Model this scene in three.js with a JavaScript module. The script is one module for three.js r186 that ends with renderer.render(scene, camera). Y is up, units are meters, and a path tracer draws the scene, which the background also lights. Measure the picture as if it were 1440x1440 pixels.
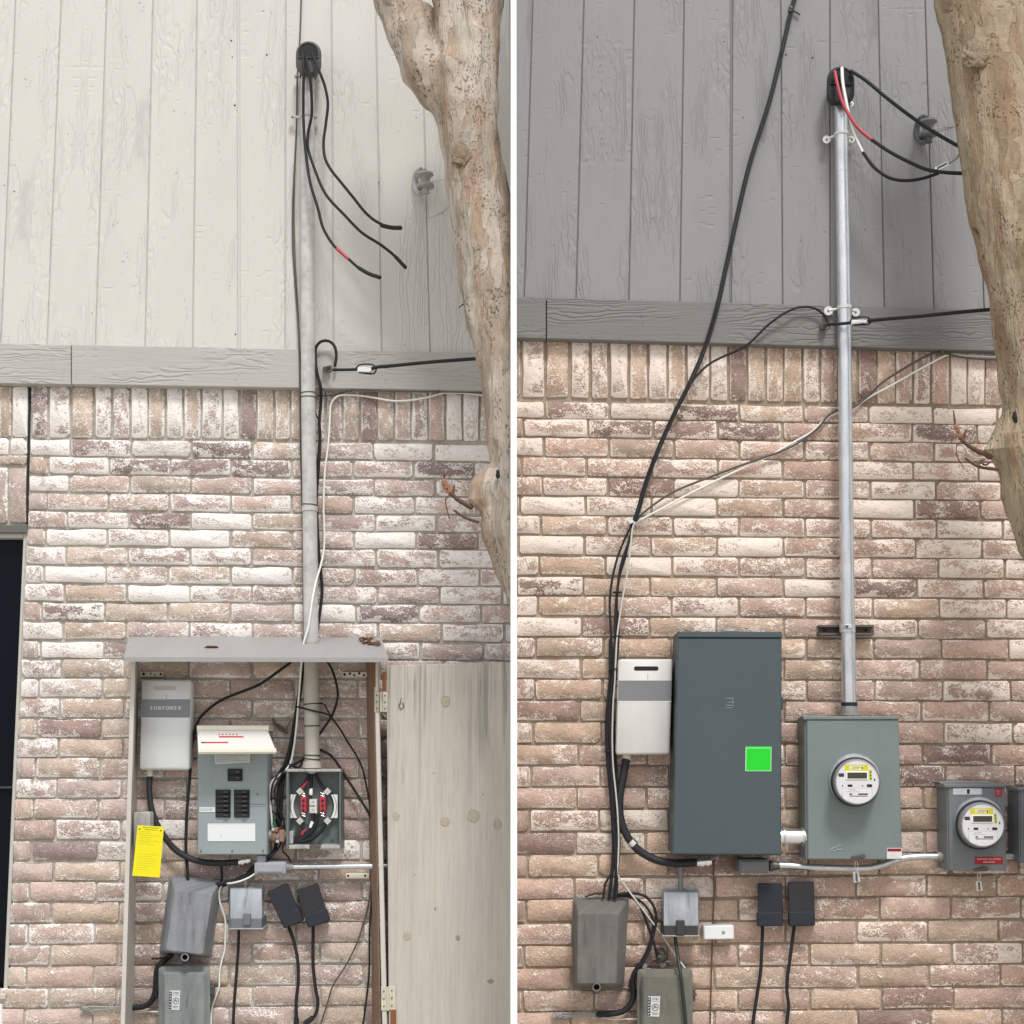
import * as THREE from 'three';
import { mergeGeometries, mergeVertices, toCreasedNormals } from 'three/addons/utils/BufferGeometryUtils.js';
import { MarchingCubes } from 'three/addons/objects/MarchingCubes.js';

// ---------- camera, sky, sun, exposure ----------
const scene = new THREE.Scene();
const F = 1700, D = 3.95, CY = 1.5, PITCH = Math.atan(330 / F), SP = Math.sin(PITCH), CP = Math.cos(PITCH);
const camera = new THREE.PerspectiveCamera(2 * Math.atan(720 / F) * 180 / Math.PI, 1, 0.05, 2000);
camera.position.set(0, CY, D);
camera.lookAt(0, CY + SP, D - CP);
const renderer = new THREE.WebGLRenderer({ antialias: true });
renderer.toneMapping = THREE.LinearToneMapping;
renderer.toneMappingExposure = 1.29;
renderer.shadowMap.enabled = true;
{
  const W = 64, H = 32, d = new Float32Array(W * H * 4);
  for (let j = 0; j < H; j++) for (let i = 0; i < W; i++) {
    const s = Math.sin(((j + 0.5) / H - 0.5) * Math.PI), L = s > 0 ? 1.0 * (0.6 + 0.55 * s) : 0.35;
    d.set([L * 0.98, L * 0.995, L * 1.03, 1], (j * W + i) * 4);
  }
  const t = new THREE.DataTexture(d, W, H, THREE.RGBAFormat, THREE.FloatType);
  t.mapping = THREE.EquirectangularReflectionMapping; t.magFilter = THREE.LinearFilter; t.needsUpdate = true;
  scene.background = t; scene.environment = t;
}
const sun = new THREE.DirectionalLight(new THREE.Color(1, 0.975, 0.94), 1.9);
sun.position.set(1.1, 8.2, 4.3); sun.target.position.set(0, 1.8, 0);
sun.castShadow = true; sun.shadow.radius = 24; sun.shadow.mapSize.set(2048, 2048);
Object.assign(sun.shadow.camera, { left: -3.5, right: 3.5, top: 3.5, bottom: -3.5, near: 0.5, far: 20 });
scene.add(sun, sun.target);

// ---------- helpers ----------
let seed = 7;
const rnd = () => { seed = (seed * 1664525 + 1013904223) >>> 0; return seed / 4294967296; };
const rr = (a, b) => a + (b - a) * rnd();
const hash = (x, y) => { let h = Math.imul(x, 374761393) ^ Math.imul(y, 668265263); h = Math.imul(h ^ (h >>> 13), 1274126177); return ((h ^ (h >>> 16)) >>> 0) / 4294967296; };
function noise(x, y) {
  const ix = Math.floor(x), iy = Math.floor(y), fx = x - ix, fy = y - iy, u = fx * fx * (3 - 2 * fx), v = fy * fy * (3 - 2 * fy);
  const a = hash(ix, iy), b = hash(ix + 1, iy), c = hash(ix, iy + 1), d = hash(ix + 1, iy + 1);
  return (a + (b - a) * u + (c - a) * v + (a - b - c + d) * u * v) * 2 - 1;
}
const fbm = (x, y, o = 4) => { let s = 0, a = 0.5; for (let i = 0; i < o; i++) { s += a * noise(x, y); x = x * 2.03 + 17.1; y = y * 2.03 + 9.7; a *= 0.5; } return s; };
const sst = (a, b, x) => { const t = Math.min(1, Math.max(0, (x - a) / (b - a))); return t * t * (3 - 2 * t); };
const mix = (a, b, t) => a + (b - a) * t;
const V = (x, y, z) => new THREE.Vector3(x, y, z);
// a place on the upright plane at distance z in front of the brick face, found from where the photograph shows it
function P(px, py, z = 0) {
  const v = (720 - py) / F, dz = -CP + v * SP, t = (z - D) / dz;
  return V((px - 720) / F * t, CY + (SP + v * CP) * t, z);
}
const MPP = (py, z = 0) => { const v = (720 - py) / F; return (z - D) / (-CP + v * SP) / F; };
const names = new Map(), bases = new Map();
const numbered = (n) => { const k = names.get(n) ?? 0; names.set(n, k + 1); return k ? n + '_' + String(k).padStart(3, '0') : n; };
function tag(o, label, category, group) { o.userData.label = label; if (category) o.userData.category = category; if (group) o.userData.group = group; return o; }
function thing(name, label, category, base, group) {
  const o = new THREE.Group(); o.name = numbered(name); o.position.copy(base); bases.set(o, base.clone());
  scene.add(o); return tag(o, label, category, group);
}
const ni = (g) => { if (g.index) g = g.toNonIndexed(); for (const k of Object.keys(g.attributes)) if (!['position', 'normal', 'uv'].includes(k)) g.deleteAttribute(k); return g; };
function obj(name, geos, mat, parent) {
  geos = [].concat(geos).map(ni);
  const g = geos.length > 1 ? mergeGeometries(geos) : geos[0];
  let base = parent && bases.get(parent), off;
  if (!base) { g.computeBoundingBox(); const b = g.boundingBox; base = V((b.min.x + b.max.x) / 2, b.min.y, (b.min.z + b.max.z) / 2); off = base; } else off = V(0, 0, 0);
  g.translate(-base.x, -base.y, -base.z);
  const m = new THREE.Mesh(g, mat); m.name = numbered(name); m.position.copy(off); m.castShadow = m.receiveShadow = true;
  bases.set(m, base.clone()); (parent ?? scene).add(m); return m;
}
const objs = (name, geos, m, parent) => geos.map((g) => obj(name, g, m, parent));
const struct = (name, geos, mat) => { const m = obj(name, geos, mat); m.userData.kind = 'structure'; return m; };
// skin over a list of rings (arrays of Vector3, same length), closed at both ends
function loft(rings, { crease = 0.6, caps = [1, 1], uvs = 1 } = {}) {
  const pos = [], n = rings[0].length, tri = (a, b, c) => pos.push(a.x, a.y, a.z, b.x, b.y, b.z, c.x, c.y, c.z);
  for (let r = 0; r + 1 < rings.length; r++) for (let i = 0; i < n; i++) {
    const a = rings[r][i], b = rings[r][(i + 1) % n], c = rings[r + 1][(i + 1) % n], d = rings[r + 1][i];
    tri(a, b, c); tri(a, c, d);
  }
  const cap = (ring, flip) => {
    const f = THREE.ShapeUtils.triangulateShape(ring.map((p) => new THREE.Vector2(p.x, p.y)), []);
    for (const [a, b, c] of f) flip ? tri(ring[c], ring[b], ring[a]) : tri(ring[a], ring[b], ring[c]);
  };
  if (caps[0]) cap(rings[0], true);
  if (caps[1]) cap(rings[rings.length - 1], false);
  let g = new THREE.BufferGeometry(); g.setAttribute('position', new THREE.Float32BufferAttribute(pos, 3));
  const uv = []; for (let i = 0; i < pos.length; i += 3) uv.push((pos[i] + pos[i + 2] * 0.7) * uvs, (pos[i + 1] + pos[i + 2] * 0.4) * uvs);
  g.setAttribute('uv', new THREE.Float32BufferAttribute(uv, 2));
  return crease ? toCreasedNormals(g, crease) : (g.computeVertexNormals(), g);
}
const ccw = (w) => (THREE.ShapeUtils.area(w) < 0 ? w.slice().reverse() : w);
const inset = (w, b) => w.map((p, i) => {
  const q = w[(i + w.length - 1) % w.length], r = w[(i + 1) % w.length];
  const d1 = V(p.x - q.x, p.y - q.y, 0).normalize(), d2 = V(r.x - p.x, r.y - p.y, 0).normalize(), nx = -d1.y - d2.y, ny = d1.x + d2.x, k = b / Math.max(0.35, (nx * nx + ny * ny) / 2);
  return V(p.x + nx * k, p.y + ny * k, p.z);
});
const atZ = (w, z) => w.map((p) => V(p.x, p.y, z));
function shrink(w, s) { const c = w.reduce((a, p) => a.add(p), V(0, 0, 0)).multiplyScalar(1 / w.length); return w.map((p) => V(c.x + (p.x - c.x) * s, c.y + (p.y - c.y) * s, p.z)); }
function slabW(w, zB, b = 0.002, back = 1, crease = 0.6) {
  w = ccw(w); const zF = w[0].z;
  return loft([atZ(shrink(w, back), zB), b ? atZ(w, zF - b) : w, ...(b ? [inset(w, b)] : [])], { crease });
}
const slab = (pts, zF, zB, b = 0.002, back = 1) => slabW(pts.map((p) => P(p[0], p[1], zF)), zB, b, back);
const rect = (x0, y0, x1, y1) => [[x0, y0], [x0, y1], [x1, y1], [x1, y0]];
function rrect(q, r, n = 4) { // rounded corners on any px polygon
  const out = [], L = q.length;
  q.forEach((p, i) => {
    const a = q[(i + L - 1) % L], b = q[(i + 1) % L], la = Math.hypot(a[0] - p[0], a[1] - p[1]), lb = Math.hypot(b[0] - p[0], b[1] - p[1]), rr_ = Math.min(r, la / 2.01, lb / 2.01);
    const s = [p[0] + (a[0] - p[0]) / la * rr_, p[1] + (a[1] - p[1]) / la * rr_], e = [p[0] + (b[0] - p[0]) / lb * rr_, p[1] + (b[1] - p[1]) / lb * rr_];
    for (let k = 0; k <= n; k++) { const t = k / n; out.push([mix(mix(s[0], p[0], t), mix(p[0], e[0], t), t), mix(mix(s[1], p[1], t), mix(p[1], e[1], t), t)]); }
  });
  return out;
}
const circ = (cx, cy, r, n = 40, ry = r) => Array.from({ length: n }, (_, i) => { const a = -i / n * Math.PI * 2; return [cx + Math.cos(a) * r, cy + Math.sin(a) * ry]; });
const ringZ = (pts, z) => ccw(pts.map((p) => P(p[0], p[1], z)));
const loftPx = (list, o) => loft(list.map(([pts, z]) => ringZ(pts, z)), o);
function tubeW(pts, r, n, rad = 10) {
  const c = new THREE.CatmullRomCurve3(pts, false, 'centripetal'), len = c.getLength();
  n ??= Math.min(160, Math.max(4, Math.round(len / 0.012)));
  const g = ni(new THREE.TubeGeometry(c, n, r, rad, false)), out = [g];
  for (const p of [pts[0], pts[pts.length - 1]]) { const s = ni(new THREE.SphereGeometry(r * 0.99, rad, 6)); s.translate(p.x, p.y, p.z); out.push(s); }
  return mergeGeometries(out);
}
const tube = (pts, r, z0 = 0.02, n) => tubeW(pts.map((p) => P(p[0], p[1], p[2] ?? z0)), r, n);
const rod = (a, b, r, rad = 24) => { // straight round bar with flat ends
  const d = b.clone().sub(a), g = new THREE.CylinderGeometry(r, r, d.length(), rad); g.translate(0, d.length() / 2, 0);
  g.applyQuaternion(new THREE.Quaternion().setFromUnitVectors(V(0, 1, 0), d.clone().normalize())); g.translate(a.x, a.y, a.z); return ni(g);
};
const band = (c, dir, r, h, rad = 28) => rod(c.clone().addScaledVector(dir, -h / 2), c.clone().addScaledVector(dir, h / 2), r, rad);
const ball = (p, r) => { const g = new THREE.SphereGeometry(r, 12, 8); g.translate(p.x, p.y, p.z); return ni(g); };
function quad(pts, z, th = 0.0012) { // printed plate: uv 0..1 over its four corners (tl, bl, br, tr)
  const [a, b, c, d] = pts.map((p) => P(p[0], p[1], z)), lift = (p) => V(p.x, p.y, z - th), pos = [], uv = [];
  const f = (q, u) => { for (const i of [0, 1, 2, 0, 2, 3]) { pos.push(q[i].x, q[i].y, q[i].z); uv.push(...u[i]); } };
  f([a, b, c, d], [[0, 1], [0, 0], [1, 0], [1, 1]]);
  const e = [[0.01, 0.99], [0.01, 0.99], [0.01, 0.98], [0.01, 0.98]];
  for (const [p, q] of [[a, b], [b, c], [c, d], [d, a]]) f([p, lift(p), lift(q), q], e);
  const g = new THREE.BufferGeometry(); g.setAttribute('position', new THREE.Float32BufferAttribute(pos, 3)); g.setAttribute('uv', new THREE.Float32BufferAttribute(uv, 2)); g.computeVertexNormals(); return g;
}
// ---------- textures ----------
function dtex(w, h, fn, srgb, repeat = true) {
  const d = new Uint8Array(w * h * 4), c = [0, 0, 0];
  for (let j = 0; j < h; j++) for (let i = 0; i < w; i++) { fn(i, j, c); const o = (j * w + i) * 4; for (let k = 0; k < 3; k++) d[o + k] = Math.max(0, Math.min(255, (srgb ? Math.pow(Math.max(0, c[k]), 1 / 2.2) : c[k]) * 255)); d[o + 3] = 255; }
  const t = new THREE.DataTexture(d, w, h, THREE.RGBAFormat); t.magFilter = THREE.LinearFilter; t.minFilter = THREE.LinearFilter;
  if (srgb) t.colorSpace = THREE.SRGBColorSpace;
  t.wrapS = t.wrapT = THREE.ClampToEdgeWrapping; if (repeat) t.wrapS = t.wrapT = THREE.RepeatWrapping;
  t.needsUpdate = true; return t;
}
const wrapT = (t, ru, rv) => { const c = t.clone(); c.repeat.set(ru, rv); c.needsUpdate = true; return c; };
function ctex(w, h, draw) {
  const c = document.createElement('canvas'); c.width = w; c.height = h; const x = c.getContext('2d'); draw(x, w, h);
  const t = new THREE.CanvasTexture(c); t.colorSpace = THREE.SRGBColorSpace; return t;
}
const tile = (n, f) => (x, y) => { // noise that wraps every n cells, by cross-fading
  const u = x / n, w = sst(0.8, 1, u), v = y / n, q = sst(0.8, 1, v);
  return mix(mix(f(x, y), f(x - n, y), w), mix(f(x, y - n), f(x - n, y - n), w), q);
};
const gA = tile(8, (x, y) => fbm(x, y, 5)), gB = tile(32, (x, y) => fbm(x, y, 3)), gS = tile(16, (x, y) => fbm(x * 2, y * 0.35, 4));
// gentle dirt: multiplies paint colours (1 m across)
const grime = dtex(512, 512, (i, j, c) => { const a = gA(i / 64, j / 64), b = gB(i / 16, j / 16), s = gS(i / 32, j / 32), v = 0.95 + 0.05 * a + 0.025 * b + 0.04 * s - 0.03 * sst(0.6, 0.9, b * 0.7 + 0.5); c[0] = v; c[1] = v * 0.995; c[2] = v * 0.985; }, true);
// weathering of old utility boxes: chalky runs, dust and scuffs
const wear = dtex(512, 512, (i, j, c) => {
  const x = i / 32, y = j / 32, run = tile(16, (a, b) => fbm(a * 1.6, b * 0.22, 4))(x, y), cl = gA(i / 64, j / 64), sc = tile(16, (a, b) => noise(a * 5, b * 0.9) * noise(a * 0.8, b * 0.5 + 9))(x, y), f = gB(i / 16, j / 16);
  const v = 0.88 + 0.24 * run + 0.2 * cl + 0.05 * f + 0.16 * sst(0.35, 0.6, sc) - 0.16 * sst(0.3, 0.6, -run); c[0] = v * 1.005; c[1] = v; c[2] = v * (0.98 - 0.05 * cl);
}, true);
const old = (color, k) => mat(color, 0.7, { map: wrapT(wear, k, k), bumpMap: wrapT(rough, 6, 6), bumpScale: 0.0007 });
const streak = dtex(512, 512, (i, j, c) => { const v = 0.9 + 0.22 * gS(i / 32, j / 32) + 0.1 * gA(i / 64, j / 64); c[0] = v; c[1] = v; c[2] = v * 0.99; }, true);
const rough = dtex(256, 256, (i, j, c) => { c[0] = c[1] = c[2] = 0.5 + 0.5 * gB(i / 8, j / 8) + 0.15 * gA(i / 32, j / 32); }, false);
const spangle = dtex(512, 512, (i, j, c) => { const k = 0.86 + 0.12 * gB(i / 16, j / 16) + 0.16 * gA(i / 64, j / 64); c[0] = c[1] = k; c[2] = k * 1.01; }, true);
const lin = (r, g, b) => new THREE.Color().setRGB(r, g, b);
function mat(color, roughness = 0.7, o = {}) { return new THREE.MeshStandardMaterial({ color, roughness, ...o }); }
const paint = (color, r = 0.55, k = 2) => mat(color, r, { map: wrapT(grime, k, k), bumpMap: wrapT(rough, 6, 6), bumpScale: 0.0004 });

// bricks: each visible brick has a face of its own in one atlas
const NC = 12, NR = 36, CW = 160, CH = 56, AW = NC * CW, AH = NR * CH;
const TONES = ['', 'WDLDTPWWWM', 'TMDDDPPDLM', 'WPTPPQPQPP', 'PPQQPPMQMP', 'PMDWTPMPPP', 'TMMWTPWDPM', 'MTMMPQQMMP', 'MWMTWPQMPM', 'MTWMPQPMMP', 'PDTTPWDQPP', 'WTPMPPTMWP', 'PWDTTPMPMP', 'MTTPTTPPWM', 'WLTPPTPPPP', 'MTMPTPPMPP', 'TDTPPPPPPM', 'MTPPPPPMMP', 'PTPPPPPDPP'];
const SOLD = 'TWDMTMMWTWTMWDTTTMPTDTPMPWMPWMPTMQ';
const RND = 'PPPPPTTTQQMPTPQMLTPPQPMPTQPPTLPQPTPMPTD';
const BASE = { P: [0.505, 0.4, 0.36], T: [0.53, 0.435, 0.365], D: [0.31, 0.235, 0.222], W: [0.55, 0.45, 0.41], M: [0.49, 0.385, 0.345], Q: [0.5, 0.39, 0.35], L: [0.6, 0.52, 0.465] };
const WHITE = { P: -0.36, T: -0.38, D: -0.32, W: 0.5, M: 0.12, Q: -0.1, L: 0.22 };
const cells = [];   // [tone, seed, whiteness shift, tint]
const cellOf = (row, k) => (row - 1) * 10 + k + 1, soldierCell = (i) => 300 + i, spareCell = (i) => 340 + (((i % 90) + 90) % 90);
for (let r = 1; r <= 30; r++) for (let k = -1; k <= 8; k++) { const t = TONES[r]?.[k + 1] ?? RND[Math.floor(rnd() * RND.length)]; cells[cellOf(r, k)] = [t, rr(0, 900), r >= 20 ? -0.16 : r >= 13 ? -0.06 : 0.1, rr(0.86, 1.1)]; }
for (let i = 0; i < 40; i++) cells[300 + i] = [SOLD[i] ?? 'P', rr(0, 900), 0, rr(0.9, 1.1)];
for (let i = 340; i < NC * NR; i++) cells[i] = [RND[Math.floor(rnd() * RND.length)], rr(0, 900), -0.1, rr(0.88, 1.08)];
const colD = new Uint8Array(AW * AH * 4), bmpD = new Uint8Array(AW * AH * 4);
for (let ci = 0; ci < NC * NR; ci++) {
  const [tone, s, dw, tint] = cells[ci], b = BASE[tone], w0 = WHITE[tone] + dw, cx = (ci % NC) * CW, cy = Math.floor(ci / NC) * CH, hue = rr(-0.03, 0.03);
  const second = rnd() < 0.22 ? rr(0.3, 0.7) : -1, sw = [0, 1, 2, 3].map(() => rr(0.15, 1.15)), soft = rr(5, 20);   // some bricks change tone part of the way along
  for (let j = 0; j < CH; j++) for (let i = 0; i < CW; i++) {
    const x = i / CW * 203, y = j / CH * 60, wx = x + 6 * noise(x / 9 + s, y / 9), wy = y + 5 * noise(x / 8, y / 8 + s);
    const n1 = fbm(wx / 44 + s, wy / 22 + s, 3) * 1.5, n2 = fbm(wx / 9 + s * 2, wy / 5.5, 3), n3 = noise(x / 2.1 + s, y / 2.1), n4 = fbm(x / 60 - s, y / 40, 2);
    const ed = (v, k) => sw[k] * (1 - sst(1, soft, v + 6 * n2)), edge = Math.max(ed(x, 0), ed(203 - x, 1), ed(y * 1.1, 2), ed((60 - y) * 1.1, 3));
    let q = w0 + 0.6 * n1 + 0.62 * n2 + 0.42 * n3 + 0.3 * noise(x / 1.2 + s, y / 1.3) + edge * 0.78 + (y < 14 && w0 > -0.45 ? 0.1 : 0);
    if (second > 0 && i / CW > second + 0.06 * n2) q += 0.25;
    const wm = sst(0.0, 0.2, q), dk = 1 + 0.22 * n4 + 0.2 * n2 + 0.2 * n3 + 0.1 * noise(x / 1.1 + s, y / 1.1), pit = sst(0.5, 0.62, fbm(x / 5 + 3 * s, y / 4, 2) + 0.12 * n3) * (tone === 'W' ? 0.9 : 0.6);
    const wv = 0.82 + 0.09 * n2 + 0.05 * n3 - (tone === 'L' ? 0.1 : 0), o = ((cy + j) * AW + cx + i) * 4;
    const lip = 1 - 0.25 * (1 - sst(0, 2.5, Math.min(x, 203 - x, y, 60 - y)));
    const wc = [wv, wv * 0.965, wv * 0.94];
    for (let k = 0; k < 3; k++) {
      let v = mix(b[k] * dk * tint * (1 + (k === 0 ? hue : k === 2 ? -hue : 0)), wc[k], wm * 0.94);
      v = mix(v, [0.2, 0.15, 0.13][k], pit * (0.15 + 0.45 * (1 - Math.abs(wm - 0.5) * 2)));
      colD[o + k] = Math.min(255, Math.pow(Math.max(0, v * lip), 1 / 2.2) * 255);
      bmpD[o + k] = Math.max(0, Math.min(255, 255 * (0.42 + 0.2 * wm + 0.22 * n2 + 0.14 * n3 - 0.3 * pit)));
    }
    colD[o + 3] = bmpD[o + 3] = 255;
  }
}
const atlas = (d, srgb) => { const t = new THREE.DataTexture(d, AW, AH, THREE.RGBAFormat); t.magFilter = t.minFilter = THREE.LinearFilter; if (srgb) t.colorSpace = THREE.SRGBColorSpace; t.needsUpdate = true; return t; };
const brickCol = atlas(colD, true), brickBmp = atlas(bmpD, false);
const brickL = mat(lin(1.06, 1.04, 1.025), 0.92, { map: brickCol, bumpMap: brickBmp, bumpScale: 0.0035 });
const brickR = mat(lin(1.02, 0.915, 0.83), 0.92, { map: brickCol, bumpMap: brickBmp, bumpScale: 0.0035 });  // same bricks as brickL; darker, warmer exposure put into the colour
const mortarT = dtex(512, 512, (i, j, c) => { const v = 0.9 + 0.25 * gB(i / 16, j / 16) + 0.18 * gA(i / 64, j / 64); c[0] = v; c[1] = v * 0.98; c[2] = v * 0.94; }, true);
const mortarB = wrapT(rough, 4, 4);
const mortarL = mat(lin(0.46, 0.435, 0.39), 1, { map: wrapT(mortarT, 2, 2), bumpMap: mortarB, bumpScale: 0.002 });
const mortarR = mat(lin(0.36, 0.3, 0.24), 1, { map: wrapT(mortarT, 2, 2), bumpMap: mortarB, bumpScale: 0.002 });  // same mortar as mortarL, darkened in colour for the dimmer exposure

// embossed cedar grain of the siding: 1024 x 2048 texels over 0.64 m x 2.6 m
const GW = 1024, GH = 2048, grainH = new Float32Array(GW * GH);
for (let j = 0; j < GH; j++) for (let i = 0; i < GW; i++) {
  const x = i / GW * 0.64, y = j / GH * 2.6;
  const f = fbm(x / 0.05, y / 0.35, 3), f2 = fbm(x / 0.11 + 40, y / 0.8, 2), ph = x / 0.009 + 5.5 * f + 6 * f2 + 0.7 * noise(x / 0.012, y / 0.03);
  const ring = 0.5 + 0.5 * Math.tanh(2.2 * Math.sin(ph * Math.PI) + 0.9), m = sst(-0.12, 0.3, fbm(x / 0.07 + 9, y / 0.28, 3) * 1.5);
  const k = noise(x / 0.004, y / 0.12) * 0.5 + noise(x / 0.0025, y / 0.02) * 0.3, cross = sst(0.45, 0.75, noise(x / 0.03 + 5, y / 0.011)) * sst(0.1, 0.35, fbm(x / 0.06 + 70, y / 0.09, 2));
  grainH[j * GW + i] = 0.5 + 0.5 * m * (ring - 0.5) + 0.13 * k - 0.3 * cross * (1 - m);
}
const grainB = dtex(GW, GH, (i, j, c) => { c[0] = c[1] = c[2] = grainH[j * GW + i]; }, false);
const grainC = dtex(GW, GH, (i, j, c) => {
  const x = i / GW * 0.64, y = j / GH * 2.6, h = grainH[j * GW + i], dirt = sst(0.78, 0.9, noise(x / 0.006 + 31, y / 0.008) * sst(0.2, 0.6, noise(x / 0.05, y / 0.06)));
  let v = 0.95 + 0.05 * fbm(x / 0.1, y / 0.3, 3) - 0.13 * (1 - sst(0.08, 0.24, h)) - 0.35 * dirt; c[0] = v; c[1] = v; c[2] = v * 0.995;
}, true);
const wood = (color, r = 0.75, b = 0.004) => mat(color, r, { map: grainC, bumpMap: grainB, bumpScale: b });
const sidingL = wood(lin(0.605, 0.592, 0.555), 0.75, 0.0032), sidingR = wood(lin(0.272, 0.27, 0.27)), trimL = wood(lin(0.435, 0.42, 0.395)), trimR = wood(lin(0.192, 0.187, 0.182));  // R tones: same house paint, dimmer exposure put into the colour
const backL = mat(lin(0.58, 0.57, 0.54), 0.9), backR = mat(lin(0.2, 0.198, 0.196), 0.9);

// bark: smooth peeling patches, 1024 x 2048 over 0.7 m x 1.4 m
const barkH = new Float32Array(512 * 2048);
const barkC = dtex(512, 2048, (i, j, c) => {
  const x = i / 512 * 0.7, y = j / 2048 * 2.8, wx = x + 0.014 * fbm(x / 0.025, y / 0.07, 3) + 0.012 * fbm(x / 0.1, y / 0.3, 2), wy = y + 0.04 * fbm(x / 0.03 + 8, y / 0.06, 3);
  const a = fbm(wx / 0.045, wy / 0.2, 5) * 1.6, b = fbm(wx / 0.04 + 20, wy / 0.17 + 5, 5) * 1.6, d = fbm(wx / 0.06 + 50, wy / 0.26, 4) * 1.6, e = fbm(x / 0.012 + 5, y / 0.16, 4), f = noise(x / 0.0022, y / 0.004), s = noise(x / 0.0035, y / 0.03), g2 = fbm(x / 0.01, y / 0.014 + 7, 3);
  let col = [0.4, 0.325, 0.25];
  const lay = (t, k) => { for (let q = 0; q < 3; q++) col[q] = mix(col[q], t[q], k); };
  lay([0.47, 0.43, 0.365], sst(-0.1, 0.04, d)); lay([0.46, 0.35, 0.265], sst(0.1, 0.16, b) * 0.7); lay([0.33, 0.225, 0.145], sst(0.4, 0.46, b) * 0.5); lay([0.33, 0.315, 0.265], sst(0.1, 0.4, e) * 0.65); lay([0.54, 0.49, 0.425], sst(0.26, 0.31, a) * 0.6); lay([0.3, 0.235, 0.17], sst(0.36, 0.4, -a) * 0.6);
  const br = sst(-0.1, 0.4, noise(x / 0.02, y / 0.05) + 0.15), lines = Math.max(1 - sst(0, 0.022, Math.abs(a - 0.265)), (1 - sst(0, 0.02, Math.abs(b - 0.11))) * 0.7, (1 - sst(0, 0.022, Math.abs(a + 0.37)))) * br;
  lay([0.13, 0.09, 0.06], lines * 0.7);
  const rg = sst(0.1, 0.5, fbm(x / 0.07 + 31, y / 0.13, 3) * 1.6), speck = Math.max(sst(0.5, 0.64, noise(x / 0.0042 + 90, y / 0.007)) * sst(0.1, 0.4, noise(x / 0.05 + 3, y / 0.1)), rg * sst(0.25, 0.5, g2) * 0.8); lay([0.1, 0.078, 0.055], speck * 0.7);
  const m = 0.96 + 0.09 * f + 0.12 * s + 0.1 * g2; for (let q = 0; q < 3; q++) c[q] = col[q] * m;
  barkH[j * 512 + i] = 0.42 + 0.2 * sst(0.24, 0.28, a) + 0.14 * sst(0.1, 0.13, b) - 0.15 * sst(0.36, 0.39, -a) - 0.25 * lines + 0.06 * s + 0.1 * g2 - 0.2 * speck;
}, true);
const barkB = dtex(512, 2048, (i, j, c) => { c[0] = c[1] = c[2] = barkH[j * 512 + i]; }, false);
const barkL = mat(lin(0.93, 0.9, 0.89), 0.8, { map: barkC, bumpMap: barkB, bumpScale: 0.009 }), barkR = mat(lin(0.74, 0.65, 0.52), 0.8, { map: barkC, bumpMap: barkB, bumpScale: 0.009 });

for (const t of [grainB, grainC, barkC, barkB]) t.wrapS = t.wrapT = THREE.MirroredRepeatWrapping;
// weathered plywood of the cabinet door
const plyC = dtex(512, 1024, (i, j, c) => {
  const x = i / 512 * 0.45, y = j / 1024 * 1.5, wx = x + 0.012 * fbm(x / 0.06, y / 0.25, 2), st = fbm(wx / 0.02, y / 0.9, 4), bl = fbm(x / 0.09, y / 0.25, 3), f = noise(x / 0.003, y / 0.03), fine = fbm(x / 0.006, y / 0.2, 3);
  const top = sst(0.9, 1.5, y), dr = sst(0.08, 0.5, fbm(x / 0.016 + 9, y / 0.35 + 3, 3) + 0.25 * bl) * (0.25 + 0.75 * top), grey = sst(-0.1, 0.5, bl + 0.5 * st), v = 0.5 * (1 + 0.1 * st + 0.1 * bl + 0.05 * f + 0.1 * fine - 0.34 * dr * (0.1 + 0.9 * top) - 0.22 * sst(0.25, 0.5, fbm(wx / 0.005 + 3, y / 0.12, 3)) * (0.3 + 0.7 * top) - 0.1 * grey);
  c[0] = v * 1.07; c[1] = v; c[2] = v * (0.87 + 0.03 * grey);
}, true, false);
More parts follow.
